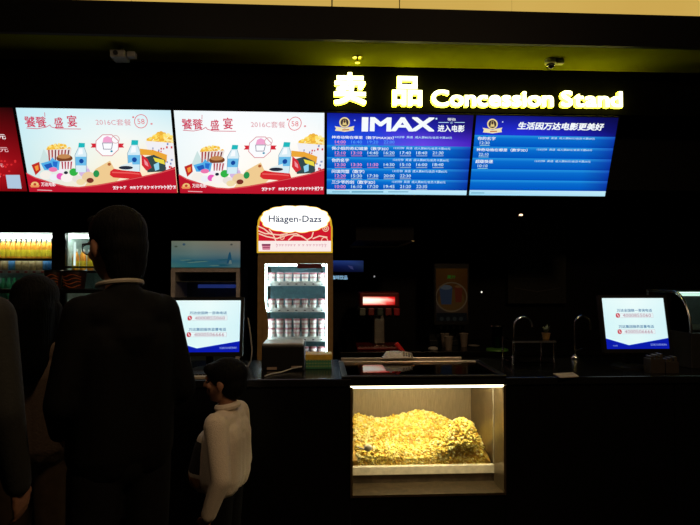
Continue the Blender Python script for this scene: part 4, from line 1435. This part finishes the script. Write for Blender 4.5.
# juice machine with a picture front
JY_ = 4.82
ja, jb = X(436, JY_, 300), X(467.5, JY_, 300)
t = thing('juice_machine', 'tall dark juice machine with a picture of two iced drinks', 'drink machine', ((ja + jb) / 2, JY_ + .2, BCZ))
MB().box(ja - .02, jb + .02, JY_, JY_ + .42, Z(326, JY_), Z(263, JY_), .01).build('body', PLAST, t)
MB().box(ja - .02, jb + .02, JY_ + .2, JY_ + .42, BCZ, Z(326, JY_)).build('rear_column', PLAST, t)
MB().box(ja - .02, jb + .02, JY_ + .19, JY_ + .42, BCZ, BCZ + .05, .006).build('drip_tray', PLAST, t)
rj = Rect((ja, JY_ - .0005, Z(268.5, JY_, 450)), (jb - ja, 0, 0), (0, 0, Z(321, JY_, 450) - Z(268.5, JY_, 450)))
trj = lambda x, y: (430 + x / 3.75, 250 + y / 3.75)
p = Print(rj, rj, trj, base=.001)
p.grid_uv([[(96, 62, 24), (104, 66, 22), (92, 56, 20)], [(92, 56, 26), (100, 62, 24), (88, 50, 20)], [(84, 58, 36), (96, 64, 34), (92, 54, 22)], [(70, 56, 48), (86, 66, 46), (84, 56, 34)], [(30, 26, 24), (34, 30, 26), (30, 24, 20)]])
p.ell(80, 190, 50, 44, (104, 72, 34), 20)
p.poly([(34, 136), (58, 130), (84, 140), (80, 204), (42, 204)], (62, 74, 96))
p.ell(60, 140, 22, 9, (104, 110, 116), 14)
p.poly([(92, 136), (122, 136), (118, 196), (96, 196)], (112, 48, 30))
p.ell(107, 137, 15, 5, (128, 84, 46), 12)
p.ring(80, 176, 58, 54, 5, (120, 98, 70), 24)
p.text('果汁', 64, 94, 96, 108, (54, 150, 48), .02)
p.poly([(24, 236), (138, 236), (138, 268), (24, 268)], (28, 28, 28))
for k in range(4):
    p.ell(44 + k * 24, 258, 8, 8, (52, 54, 50), 10)
p.build('front_picture', em_attr('dim_machine_light', .13), t)
nz = MB()
for k in range(4):
    x = X(441.5 + k * 6.4, JY_)
    MB().cyl((x, JY_ + .03, Z(330, JY_)), (x, JY_ + .03, Z(326, JY_)), .010, .014).build('nozzle', PLAST, t)

# cups
KCUP = pm('paper_cup', (.20, .16, .13), .55)
KRIM = pm('paper_rim', (.28, .24, .20), .5)


def cup(px, pyb, pyt, wpx, Yc, label, group=None):
    x, zb_ = X(px, Yc), BCZ + .001
    h = (pyb - pyt) * Yc / F_PX
    r = wpx / 2 * Yc / F_PX
    o = thing('paper_cup', label, 'cup', (x, Yc, zb_), group)
    MB().lathe((x, Yc, zb_), [(r * .72, 0), (r * .97, h * .97), (r * .9, h * .97), (r * .68, .006)], 18).build('cup_wall', KCUP, o, True)
    MB().tube([(x + r * math.cos(a), Yc + r * math.sin(a), zb_ + h) for a in [k * 2 * PI / 18 for k in range(19)]], .004, 6).build('rim', KRIM, o, True)
    return o


cup(448.3, 352.5, 339, 9, 4.70, 'dim brown paper cup standing foremost below the juice machine')
cup(444.6, 349.5, 336, 8.5, 4.90, 'dim brown paper cup half hidden behind another cup')
cup(463.5, 349, 336, 8.6, 4.93, 'dim brown paper cup standing apart under the juice machine')
nx_ = at(433.5, 350, 4.7)
m = MB().ball((nx_.x, 4.72, BCZ + .012), (.045, .04, .02), 2)
tag(m.build('crumpled_napkin', pm('dull_napkin', (.5, .47, .43), .7, bump=.8, scale=50), None, True), 'small crumpled napkin lying beside the paper cups', 'napkin')
dx_ = X(473.5, 4.9)
tag(MB().lathe((dx_, 4.9, BCZ), [(.02, 0), (.05, .012), (.052, .016), (.03, .008), (.004, .006)], 22).build('saucer', pm('dull_china', (.30, .28, .26), .3), None, True), 'small dim saucer between the cups and the canister', 'saucer')

# canister with a steel lid on a green base
VY = 4.68
vx = X(497, VY, 340)
t = thing('lidded_canister', 'glass canister with a shiny steel lid on a green base', 'canister', (vx, VY, BCZ))
GRN = pm('green_plastic', (.10, .30, .05), .4)
MB().lathe((vx, VY, BCZ), [(.095, 0), (.092, .014), (.05, .022)], 28).build('base', GRN, t, True)
MB().lathe((vx, VY, BCZ), [(.036, .02), (.044, .05), (.048, .20), (.046, .20), (.042, .05), (.03, .024)], 24).build('jar', glass('green_glass', (.45, .75, .42), .8), t, True)
MB().lathe((vx, VY, BCZ), [(.030, .022), (.032, .11), (.004, .112)], 20).build('contents', pm('dull_green_fill', (.06, .10, .04), .6), t, True)
zl_ = Z(325, VY, 497) - BCZ
MB().lathe((vx, VY, BCZ), [(.05, .20), (.068, zl_ - .012), (.066, zl_), (.015, zl_ + .008)], 28).build('lid', CHROME, t, True)

# glowing caption in place of a mirrored reflection and small hanging screen behind the soda dispenser
wy = BY - .03
t = thing('wall_screen', 'small dim blue screen on the back wall beside the freezer', 'screen', at(349, 271, wy))
rw = Rect(at(331, 260.5, wy), (X(363.5, wy, 260) - X(331, wy, 260), 0, 0), (0, 0, Z(272, wy) - Z(260.5, wy)))
MB().box(rw.tl.x - .01, rw.pt(1, 0).x + .01, wy, BY, rw.pt(0, 1).z - .01, rw.tl.z + .01).build('bezel', PLAST, t)
p = Print(rw, base=.001)
p.grid_uv([[(34, 60, 130), (40, 64, 130), (30, 44, 90)], [(14, 22, 70), (20, 32, 84), (30, 44, 80)], [(6, 10, 36), (10, 14, 40), (10, 16, 40)]])
p.poly_uv([(.5, .4), (.66, .5), (.7, .8), (.6, .7)], (56, 60, 110))
p.build('screen_picture', em_attr('dim_screen', .7), t)
t = thing('mirrored_caption', 'short line of pale blue lit characters under the dim wall screen', 'sign', at(340, 279.5, wy))
rc = Rect(at(331, 275, wy), (X(348, wy, 276) - X(331, wy, 276), 0, 0), (0, 0, Z(280, wy) - Z(275, wy)))
MB().box(rc.tl.x - .01, rc.pt(1, 0).x + .02, wy, BY, rc.pt(0, 1).z - .01, rc.tl.z + .01).build('backing', PLAST, t)
q = Print(rc, base=.001)
q.text('咖啡饮品', 332, 275.3, 347.5, 279.6, (150, 200, 235), .01)
q.build('lettering', SCREEN, t)

# hood with a faint bright rim above the machines
EY0, EY1 = 4.3, 5.2
he = at(398, 246.3, EY1)
hzz = he.z
t = thing('extractor_hood', 'dark flat hood with a faint metal rim over the soda fountain', 'hood', (he.x - .5, 4.8, hzz))
hxa = X(350, EY1)
MB().box(hxa, he.x, EY0, EY1, hzz, hzz + .16).build('canopy', BLACK, t)
RIM = pm('dull_brass_rim', (.55, .48, .25), .4, .3)
MB().box(hxa, he.x + .004, EY1 - .02, EY1 + .004, hzz - .012, hzz, .002).build('rim', RIM, t)
MB().box(he.x - .016, he.x + .004, EY0, EY1 - .02, hzz - .012, hzz, .002).build('rim', RIM, t)
MB().box(hxa + .05, hxa + .3, 4.6, 4.9, hzz + .16, SZ).build('duct', BLACK, t)

# glossy notice board
NYB = 5.40
na, nb_ = X(508, NYB, 250), X(566, NYB, 250)
t = thing('notice_board', 'tall black glossy notice board with faint printed lines', 'notice board', ((na + nb_) / 2, NYB, Z(304, NYB)))
MB().box(na, nb_, NYB, BY - .003, Z(304, NYB), Z(213, NYB), .004).build('panel', pm('notice_black', (.035, .035, .032), .18), t)
rn = Rect((na, NYB - .0005, Z(213, NYB, 540)), (nb_ - na, 0, 0), (0, 0, Z(304, NYB, 540) - Z(213, NYB, 540)))
p = Print(rn, base=.001)
for k in range(13):
    wv = random.uniform(.35, .78)
    u0_ = .12
    p.poly_uv([(u0_, .12 + k * .05), (u0_ + wv, .12 + k * .05), (u0_ + wv, .126 + k * .05), (u0_, .126 + k * .05)], (58, 56, 52))
p.poly_uv([(.1, .82), (.5, .86), (.9, .82), (.9, .825), (.5, .868), (.1, .825)], (60, 58, 54))
p.build('faint_print', print_attr('faint_print'), t)
# glowing dot for a downlight reflected in the board, and two indicator lamps
for px, py, col, st, lab in ((520.5, 215, (1, .62, .36), 3.0, 'small warm spot lamp above the glossy notice board'), (481.3, 292, (.95, .95, .8), 1.2, 'tiny white indicator lamp on the dark wall beside the juice machine'),
                             (374.3, 276.5, (.8, .85, .85), .35, 'tiny dim indicator lamp above the soda fountain')):
    Yl = NYB - .03 if px > 500 else BY - .02
    c = at(px, py, Yl)
    t = thing('spot_lamp', lab, 'lamp', (c.x, Yl, c.z - .02))
    rr_ = .016 if px > 500 else .010
    MB().cyl((c.x, Yl - .012, c.z), (c.x, Yl + (.029 if px > 500 else .02), c.z), rr_ * 1.25, rr_ * 1.4).build('housing', PLAST, t)
    MB().lathe((0, 0, 0), [(rr_, 0), (rr_ * .7, .004), (rr_ * .2, .006)], 14)
    m = MB().ball((c.x, Yl - .012, c.z), (rr_ * 1.3 if px > 500 else rr_ * .8, .005, rr_ * .6 if px > 500 else rr_), 2)
    m.build('lens', em('spot_' + str(px), col, st), t, True)

# ------------------------------------------------------------------ right part of the counter: taps, glass shelf, paper
def faucet(px0, px1, pyt, pye, Yc, label):
    b0 = at(px0, 340, Yc)
    zt0, zend = Z(pyt, Yc, px0), Z(pye, Yc, px0)
    x1 = X(px1, Yc)
    r = (x1 - b0.x) / 2
    zb_ = CZ if Yc < CB else BCZ
    t = thing('tall_tap', label, 'tap', (b0.x, Yc, zb_))
    pts = [(b0.x, Yc, zb_ + .02), (b0.x, Yc, zt0 - abs(r))]
    for k in range(1, 13):
        a = PI - PI * k / 12
        pts.append((b0.x + r + r * math.cos(a), Yc, zt0 - abs(r) + abs(r) * math.sin(a)))
    pts.append((x1, Yc, zend))
    MB().tube(pts, .007, 10).build('spout', CHROME, t, True)
    MB().lathe((b0.x, Yc, zb_), [(.026, 0), (.026, .012), (.014, .03)], 18).build('base', CHROME, t, True)
    MB().tube([(b0.x, Yc, zb_ + .05), (b0.x + .05, Yc - .02, zb_ + .075)], .006).build('lever', CHROME, t, True)


faucet(514.5, 532, 317, 327, 3.36, 'gooseneck chrome tap standing by the glass shelf')
faucet(575, 590, 316, 330, 3.38, 'gooseneck chrome tap standing between the glass shelf and a customer monitor')
gy0, gy1 = 3.10, 3.30
ga, gb = X(512.5, gy0, 350), X(556, gy0, 350)
zg = Z(342.5, gy0, 530)
t = thing('glass_shelf', 'low clear shelf on chrome posts standing on the counter', 'shelf', ((ga + gb) / 2, gy0 + .1, CZ))
MB().box(ga, gb, gy0, gy1, zg, zg + .008, .002).build('top_plate', glass('cool_glass', (.5, .56, .6), .7), t)
MB().box(ga + .01, gb - .01, gy0 + .01, gy1 - .01, CZ + .022, CZ + .028, .002).build('lower_plate', glass('cool_glass', (.5, .56, .6), .7), t)
MB().box(ga, gb, gy0 - .004, gy0, zg - .001, zg + .009).build('edge_strip', pm('dull_chrome', (.35, .36, .38), .3, .9), t)
for xx in (ga + .008, gb - .008):
    for yy in (gy0 + .008, gy1 - .008):
        MB().cyl((xx, yy, CZ), (xx, yy, zg + .014), .006).build('post', CHROME, t, True)
# small potted plant on the shelf
fx = X(546, 3.2, 333)
t = thing('potted_plant', 'little dark potted plant on the clear shelf', 'plant', (fx, 3.2, zg + .008))
MB().lathe((fx, 3.2, zg + .008), [(.018, 0), (.026, .036), (.022, .036), (.02, .03)], 16).build('pot', pm('ochre_pot', (.25, .15, .05), .5), t, True)
LEAF = pm('dark_leaf', (.10, .13, .10), .35)
for k in range(14):
    a, ln = k * 2.4, .03 + .035 * random.random()
    p0 = Vector((fx, 3.2, zg + .04))
    d = Vector((math.cos(a) * .6, math.sin(a) * .6, 1)).normalized()
    s_ = d.cross(Vector((0, 0, 1))).normalized() * .010
    MB().add([p0, p0 + d * ln * .5 + s_, p0 + d * ln, p0 + d * ln * .5 - s_, p0 + d * ln * .5 + Vector((0, 0, .004))], [(0, 1, 4), (1, 2, 4), (2, 3, 4), (3, 0, 4)]).build('leaf', LEAF, t)
pp = [onz(553, 374, CZ + .001), onz(573, 373, CZ + .001), onz(579, 377, CZ + .001), onz(560, 378, CZ + .001)]
tag(MB().prism(pp, (0, 0, .004)).build('paper_leaflet', pm('dull_paper', (.40, .33, .29), .6)), 'flat pale leaflet lying on the counter beside the clear shelf', 'leaflet')

# curved glass warmer at the end
WX0, WX1 = X(691, 3.0, 330), X(691, 3.0, 330) + .95
t = thing('food_warmer', 'curved glass food warmer with a bright lamp beside the customer monitor', 'food warmer', ((WX0 + WX1) / 2, 3.2, CZ))
zf, ztp = Z(333, 3.0, 690), Z(291, 3.17, 672)
prof = [(3.0, zf)]
for k in range(1, 11):
    a = (PI / 2) * k / 10
    prof.append((3.0 + .16 * (1 - math.cos(a)), zf + (ztp - zf) * math.sin(a)))
prof.append((3.40, ztp))
DWARM = pm('warmer_base', (.04, .04, .04), .35, .5)
MB().box(WX0, WX1, 3.0, 3.42, CZ, zf, .006).build('base', DWARM, t)
MB().tube([(WX0, y, z) for y, z in prof], .008, 10).build('arch_rail', pm('satin_rail', (.55, .56, .54), .25, 1.0), t, True)
mb = MB()
vs_ = [(x, y, z) for y, z in prof for x in (WX0 + .004, WX1)]
mb.add(vs_, [(2 * i, 2 * i + 1, 2 * i + 3, 2 * i + 2) for i in range(len(prof) - 1)])
mb.build('curved_pane', glass('warm_glass', (.8, .9, .88), .85), t, True)
MB().box(WX0, WX1, 3.40, 3.42, zf, ztp).build('rear_panel', pm('warmer_rear', (.10, .11, .11), .4), t)
MB().prism([(WX0 + .002, 3.03, zf)] + [(WX0 + .002, y + .012, z - .01) for y, z in prof[1:]] + [(WX0 + .002, 3.40, zf)], (.004, 0, 0)).build('end_pane', glass('smoked_glass', (.3, .3, .3), .5), t)
MB().box(WX0 + .012, WX1 - .02, 3.12, 3.15, Z(296, 3.12, 695), Z(292, 3.12, 695), .004).build('lamp_tube', em('warmer_lamp', (.72, 1.0, .85), 1.4), t)
MB().box(WX0 + .01, WX1 - .01, 3.05, 3.38, zf + .008, zf + .016).build('tray', STEEL, t)
ro = at(671, 299, 3.30)
MB().lathe((ro.x, 3.30, ro.z), [(.030, -.024), (.034, -.02), (.030, .0), (.012, .018), (.006, .03), (.006, ztp - ro.z)], 18).build('heat_lamp_shade', pm('dim_red_shade', (.45, .06, .03), .4), t, True)
# stack of boxes below the right monitor
zx = CZ
for k, (pa_, pb_, pt_, lab) in enumerate(((650, 664, 353, 'dim cardboard box of supplies on the counter below the monitor'), (665, 678, 356, 'shorter dim cardboard box of supplies beside the food warmer'))):
    ya = 2.87
    xa, xb = X(pa_, ya), X(pb_, ya)
    t = thing('supply_box', lab, 'box', ((xa + xb) / 2, ya + .04, CZ))
    zt_ = Z(pt_ + 6, ya, 660)
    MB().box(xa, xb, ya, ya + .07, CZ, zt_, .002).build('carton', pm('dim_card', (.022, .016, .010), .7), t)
    for j in range(3):
        x = xa + (xb - xa) * (j + .5) / 3
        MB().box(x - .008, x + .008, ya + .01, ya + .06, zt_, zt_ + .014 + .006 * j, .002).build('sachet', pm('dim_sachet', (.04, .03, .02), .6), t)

# ------------------------------------------------------------------ people
SKIN = pm('skin', (.28, .135, .08), .5, var=.06, scale=20)
HAIR = pm('black_hair', (.002, .0018, .0018), .75, var=.5, scale=120, bump=.5, spec=.12, stretch=(1, 1, .1))


def capsule(bm, p0, p1, r0, r1):
    p0, p1 = Vector(p0), Vector(p1)
    for p, r in ((p0, r0), (p1, r1)):
        bmesh.ops.create_icosphere(bm, subdivisions=2, radius=r, matrix=Matrix.Translation(p))
    d = p1 - p0
    if d.length > 1e-5:
        M = Matrix.Translation((p0 + p1) / 2) @ d.to_track_quat('Z', 'Y').to_matrix().to_4x4()
        bmesh.ops.create_cone(bm, cap_ends=True, segments=16, radius1=r0, radius2=r1, depth=d.length, matrix=M)


def blob(name, shapes, M, parent, mats, voxel=.008, smooth=6, pick=None):
    """one continuous surface grown around a list of tapered limbs and rounded masses"""
    bm = bmesh.new()
    for s in shapes:
        if s[0] == 'c':
            capsule(bm, *s[1:])
        else:
            _, c, r = s[:3]
            T = Matrix.Translation(Vector(c)) @ (s[3].to_4x4() if len(s) > 3 else Matrix()) @ Matrix.Diagonal((*r, 1))
            bmesh.ops.create_icosphere(bm, subdivisions=3, radius=1, matrix=T)
    me = bpy.data.meshes.new(name)
    bm.to_mesh(me)
    bm.free()
    ob = bpy.data.objects.new(name, me)
    COL.objects.link(ob)
    rm = ob.modifiers.new('grow', 'REMESH')
    rm.mode, rm.voxel_size = 'VOXEL', voxel
    sm = ob.modifiers.new('soften', 'SMOOTH')
    sm.factor, sm.iterations = .5, smooth
    dg = bpy.context.evaluated_depsgraph_get()
    out = bpy.data.meshes.new_from_object(ob.evaluated_get(dg))
    bpy.data.objects.remove(ob)
    bpy.data.meshes.remove(me)
    out.name = name
    mats = mats if isinstance(mats, list) else [mats]
    for m in mats:
        out.materials.append(m)
    if pick:
        for p in out.polygons:
            p.material_index = pick(p.center)
    out.polygons.foreach_set('use_smooth', [True] * len(out.polygons))
    org = world_loc(parent)
    out.transform(Matrix.Translation(-org) @ M)
    o = bpy.data.objects.new(name, out)
    COL.objects.link(o)
    o.parent = parent
    return o


def hand_shapes(w, down, out, fwd, s=1.0, curl=.35):
    """palm, four unequal bent fingers and a side thumb, from wrist w; down = along fingers, fwd = towards the thumb, out = palm normal"""
    w, down, out, fwd = Vector(w), Vector(down).normalized(), Vector(out).normalized(), Vector(fwd).normalized()
    sh = []
    pc_ = w + down * .05 * s
    for k in range(4):
        b = w + down * .085 * s + fwd * (.030 - .02 * k) * s
        sh.append(('c', w + fwd * (.018 - .012 * k) * s, b, .014 * s, .0105 * s))
        L = (.072, .080, .074, .058)[k] * s
        a1 = b + (down * math.cos(curl) - out * math.sin(curl)) * L * .5
        a2 = a1 + (down * math.cos(curl * 2) - out * math.sin(curl * 2)) * L * .32
        a3 = a2 + (down * math.cos(curl * 2.8) - out * math.sin(curl * 2.8)) * L * .24
        sh += [('c', b, a1, .0095 * s, .0085 * s), ('c', a1, a2, .0085 * s, .008 * s), ('c', a2, a3, .008 * s, .0065 * s)]
    t0 = w + down * .025 * s + fwd * .022 * s
    t1 = t0 + (down * .7 + fwd * .7) * .04 * s
    t2 = t1 + (down * .95 + fwd * .2 - out * .3) * .032 * s
    sh += [('c', t0, t1, .013 * s, .010 * s), ('c', t1, t2, .010 * s, .008 * s)]
    return sh


def person(label, loc, face_deg, H, head_turn=0.0, head_tilt=0.0, head_k=1.0, shoulder=.19, arms=None, jacket=None, trousers=None, shoes=None, skin=SKIN,
           jacket_pick=None, hair='short', bulk=1.0, hem=.84, collar=None, voxel=.009, jacket_grow=1.0, skin_mats=None, collar_z=.062, collar_r=.013, belly=None, head_fwd=0.0):
    """x forward, y left, z up; a standing figure of 1.75 scaled to H, head sized on its own"""
    t = thing('person', label, 'person', loc)
    k = H / 1.75
    M = Matrix.Translation(Vector(loc)) @ Matrix.Rotation(math.radians(face_deg), 4, 'Z') @ Matrix.Scale(k, 4)
    B = bulk
    hk = head_k
    hh = .235 * hk                                # head height
    hc_ = Vector((.015 + head_fwd, 0, 1.75 - hh * .5))
    nz_ = 1.75 - hh                                # chin height
    sz_ = nz_ - .075                               # shoulder height
    HM = Matrix.Translation(hc_) @ Matrix.Rotation(math.radians(head_turn), 4, 'Z') @ Matrix.Rotation(math.radians(head_tilt), 4, 'Y')
    hp = lambda x, y, z: tuple(HM @ Vector((x * hk, y * hk, z * hk)))
    hr = HM.to_3x3()
    hip = .90 * (sz_ / 1.44)
    arms = arms or {}
    lo_ = hip + .04 + (hem - .84)
    torso = [('c', (-.01, .075 * B, sz_ - .13), (0, .072 * B, lo_), .098 * B, .104 * B), ('c', (-.01, -.075 * B, sz_ - .13), (0, -.072 * B, lo_), .098 * B, .104 * B),
             ('c', (.012, 0, sz_ - .15), (.01, 0, lo_), .112 * B, .110 * B), ('c', (-.01, shoulder * .6, sz_ - .035), (-.01, -shoulder * .6, sz_ - .035), .062, .062),
             ('c', (-.01, 0, sz_ - .10), (-.01, 0, sz_ + .01), .10, .055)]
    if belly:
        torso.append(('c', (belly * .7, 0, sz_ - .22), (belly, 0, lo_ + .01), .10 * B, .11 * B))
    neck = [('c', (-.01, 0, sz_ - .04), hp(-.02, 0, -.055), .055, .05 * hk)]
    head = [('e', hp(-.012, 0, .028), tuple(v * hk for v in (.098, .078, .092)), hr), ('e', hp(.02, 0, -.035), tuple(v * hk for v in (.072, .062, .082)), hr),
            ('e', hp(.052, 0, -.082), tuple(v * hk for v in (.03, .034, .03)), hr),
            ('c', hp(.088, 0, .012), hp(.108, 0, -.026), .010 * hk, .014 * hk),          # nose
            ('c', hp(.102, .011, -.030), hp(.102, -.011, -.030), .009 * hk, .009 * hk),
            ('c', hp(.085, .018, -.055), hp(.085, -.018, -.055), .010 * hk, .010 * hk),  # lips
            ('c', hp(.082, .018, -.064), hp(.082, -.018, -.064), .010 * hk, .010 * hk),
            ('c', hp(.086, .04, .022), hp(.086, -.04, .022), .011 * hk, .011 * hk),      # brow
            ('e', hp(.066, .038, -.022), tuple(v * hk for v in (.022, .022, .02)), hr), ('e', hp(.066, -.038, -.022), tuple(v * hk for v in (.022, .022, .02)), hr)]
    for s in (1, -1):
        head += [('e', hp(-.008, .079 * s, -.012), tuple(v * hk for v in (.020, .011, .032)), hr), ('e', hp(-.006, .078 * s, -.036), tuple(v * hk for v in (.011, .009, .013)), hr)]
    arm_sk, arm_cl = [], []
    for s, key in ((1, 'left'), (-1, 'right')):
        sh = Vector((-.01, shoulder * s, sz_ - .025))
        d_ = arms.get(key)
        el = Vector(d_[0]) if d_ else Vector((-.03, (shoulder + .06) * s, sz_ - .32))
        wr = Vector(d_[1]) if d_ else Vector((.05, (shoulder + .05) * s, sz_ - .57))
        arm_sk += [('c', sh, el, .05, .04), ('c', el, wr, .04, .026)]
        gj = jacket_grow
        arm_cl += [('c', sh, el, .068 * B * gj, .056 * B * gj), ('c', el, wr, .055 * B * gj, .042 * B * gj)]
        dn = (wr - el).normalized()
        fw_ = Vector((1, 0, 0)) - dn * dn.x
        arm_sk += hand_shapes(wr, dn, Vector((0, s, 0)), fw_ if fw_.length > .2 else Vector((0, -s, 0)), 1.0)
    legs, legc, feet = [], [], []
    for s in (1, -1):
        hpj, kn, an = Vector((0, .085 * s, hip)), Vector((.015, .09 * s, hip * .53)), Vector((-.02, .09 * s, .085))
        legs += [('c', hpj, kn, .08, .058), ('c', kn, an, .058, .038), ('c', an, (.10, .10 * s, .035), .04, .03)]
        legc += [('c', hpj, kn, .098 * min(B, .92), .075), ('c', kn, (an.x, an.y, .06), .075, .062)]
        feet += [('c', (-.05, .092 * s, .045), (.05, .096 * s, .045), .044, .044), ('c', (.05, .096 * s, .042), (.15, .102 * s, .034), .044, .034)]
    body = blob('body', torso + neck + head + arm_sk + legs, M, t, skin_mats or skin, voxel, 3)
    ex = .020 * jacket_grow
    jk = [(c[0], c[1], c[2], c[3] + ex, c[4] + ex) for c in torso] + arm_cl
    blob('jacket' if not jacket_pick else 'sweater', jk, M, t, jacket, voxel, 8, jacket_pick)
    blob('trousers', legc + [('e', (0, 0, hip + .03), (.115 * min(B, 1), .150 * min(B, 1), .11))], M, t, trousers, voxel * 1.2, 6)
    blob('shoes', feet, M, t, shoes or PLAST, voxel * 1.2, 4)
    if hair == 'short':
        hs = [('e', hp(-.020, 0, .040), tuple(v * hk for v in (.103, .087, .092)), hr), ('e', hp(-.050, 0, -.005), tuple(v * hk for v in (.072, .078, .085)), hr),
              ('c', hp(.062, .035, .085), hp(.062, -.035, .085), .026 * hk, .026 * hk), ('c', hp(-.058, .02, -.05), hp(-.055, .02, -.088), .05 * hk, .042 * hk), ('c', hp(-.058, -.02, -.05), hp(-.055, -.02, -.088), .05 * hk, .042 * hk)]
    elif hair == 'fringe':
        hs = [('e', hp(-.022, 0, .038), tuple(v * hk for v in (.108, .090, .094)), hr), ('e', hp(-.052, 0, -.012), tuple(v * hk for v in (.074, .080, .088)), hr),
              ('c', hp(.070, .045, .070), hp(.070, -.045, .070), .030 * hk, .030 * hk), ('c', hp(.082, .03, .052), hp(.082, -.03, .052), .018 * hk, .018 * hk)]
    else:
        hs = [('e', hp(-.022, 0, .036), tuple(v * hk for v in (.112, .098, .096)), hr), ('c', hp(-.055, 0, -.02), hp(-.085, 0, -.27), .098 * hk, .085 * hk),
              ('c', hp(-.03, .075, -.02), hp(-.05, .075, -.26), .04 * hk, .04 * hk), ('c', hp(-.03, -.075, -.02), hp(-.05, -.075, -.26), .04 * hk, .04 * hk),
              ('c', hp(.062, .035, .085), hp(.062, -.035, .085), .026 * hk, .026 * hk)]
    blob('hair', hs, M, t, HAIR, .008, 5)
    for s in (1, -1):
        e = MB().ball((0, 0, 0), .0115 * hk, 2)
        e.v = [M @ Vector(hp(.078, .033 * s, -.002)) + v * k for v in e.v]
        e.build('eye', pm('eye', (.03, .02, .015), .2), t, True)
    if collar:
        cr = []
        for i in range(25):
            a = 2 * PI * i / 24
            cr.append(M @ Vector((-.012 + head_fwd * .75 + .064 * math.cos(a) * 1.08, .070 * math.sin(a), sz_ + collar_z + (.014 if math.cos(a) < 0 else -.012) * abs(math.cos(a)))))
        cm = MB().tube(cr, [collar_r * k] * 25, 8)
        cm.build('collar', collar, t, True)
    return t, M, hp


# man in the dark jacket, seen from behind, head turned aside
JACK = pm('black_jacket', (.0028, .0028, .003), .8, var=.3, scale=80, spec=.1)
DARK = pm('dark_trousers', (.005, .005, .006), .85, spec=.1)
DYm = 1.86
mx = X(123, DYm, 300)
man, Mm, hpm = person('man in a dark jacket with a pale collar, seen from behind, head turned aside', (mx, DYm, 0), 132, 1.722, head_turn=8, head_tilt=6, shoulder=.135, bulk=.88, head_fwd=.05,
                      arms={'left': ((-.02, .20, 1.12), (.20, .13, .98)), 'right': ((-.04, -.20, 1.12), (.19, -.13, .96))},
                      jacket=JACK, trousers=DARK, collar=pm('pale_collar', (.36, .32, .26), .8, bump=.3), head_k=1.06, collar_z=.066, collar_r=.009)
gls = MB()
for s in (1, -1):
    gls.tube([Mm @ Vector(hpm(.105, .034 * s + .024 * math.cos(a), .0 + .018 * math.sin(a))) for a in [k * 2 * PI / 16 for k in range(17)]], .0022, 6)
    gls.tube([Mm @ Vector(hpm(.103, .058 * s, .006)), Mm @ Vector(hpm(.05, .084 * s, .008)), Mm @ Vector(hpm(-.01, .086 * s, .004))], .0026, 6)
gls.tube([Mm @ Vector(hpm(.106, .010, .004)), Mm @ Vector(hpm(.110, 0, .007)), Mm @ Vector(hpm(.106, -.010, .004))], .002, 6)
gls.build('glasses', PLAST, man, True)

# dark haired woman in a brown coat between the man and the counter
COAT = pm('brown_coat', (.20, .13, .085), .85, bump=.2, scale=120)
wyy = 2.34
person('woman with long black hair in a brown coat, partly hidden behind the man', (X(35, wyy, 330), wyy, 0), 96, 1.49, head_turn=4, hair='long', jacket=COAT, trousers=pm('brown_trousers', (.16, .095, .05), .85),
       shoulder=.165, head_k=1.1, bulk=.95)
# person cut off by the frame
gyy = 1.75
person('person in a dull grey-green jacket cut off by the frame beside the woman', (X(-62, gyy, 330), gyy, 0), 84, 1.70, jacket=pm('grey_green_jacket', (.012, .0125, .010), .85, bump=.2, scale=90), trousers=DARK, shoulder=.185)

# boy in a pale sweater, in profile
SWEAT = pm('cream_knit', (.66, .57, .46), .9, var=.08, scale=220, bump=.35)
SPR, SOR = pm('sweater_dark_print', (.02, .018, .018), .9), pm('sweater_orange_print', (.42, .20, .05), .9)
cyy = 2.46
cx = X(226, cyy, 440)


def sweater_pick(c):
    if c.x > .12 and c.y < .15:
        if 1.0 < c.z < 1.20 and (int(c.z * 24) % 2 == 0 or c.y > .02):
            return 1
        if .90 < c.z < .97:
            return 2
    return 0


boy, Mb, hpb = person('young boy in a cream sweater and black trousers, standing in profile at the counter', (cx, cyy, 0), 166, 1.125, head_turn=2, head_tilt=0, head_k=1.27, shoulder=.185,
                      arms={'left': ((-.075, .245, 1.02), (.01, .245, .79)), 'right': ((-.02, -.26, .98), (.08, -.25, .72))},
                      jacket=[SWEAT, SPR, SOR], jacket_pick=sweater_pick, trousers=DARK, hair='fringe', bulk=1.14, jacket_grow=1.05, voxel=.0085, hem=.90, belly=.12,
                      collar=SWEAT, collar_z=.055, collar_r=.024)
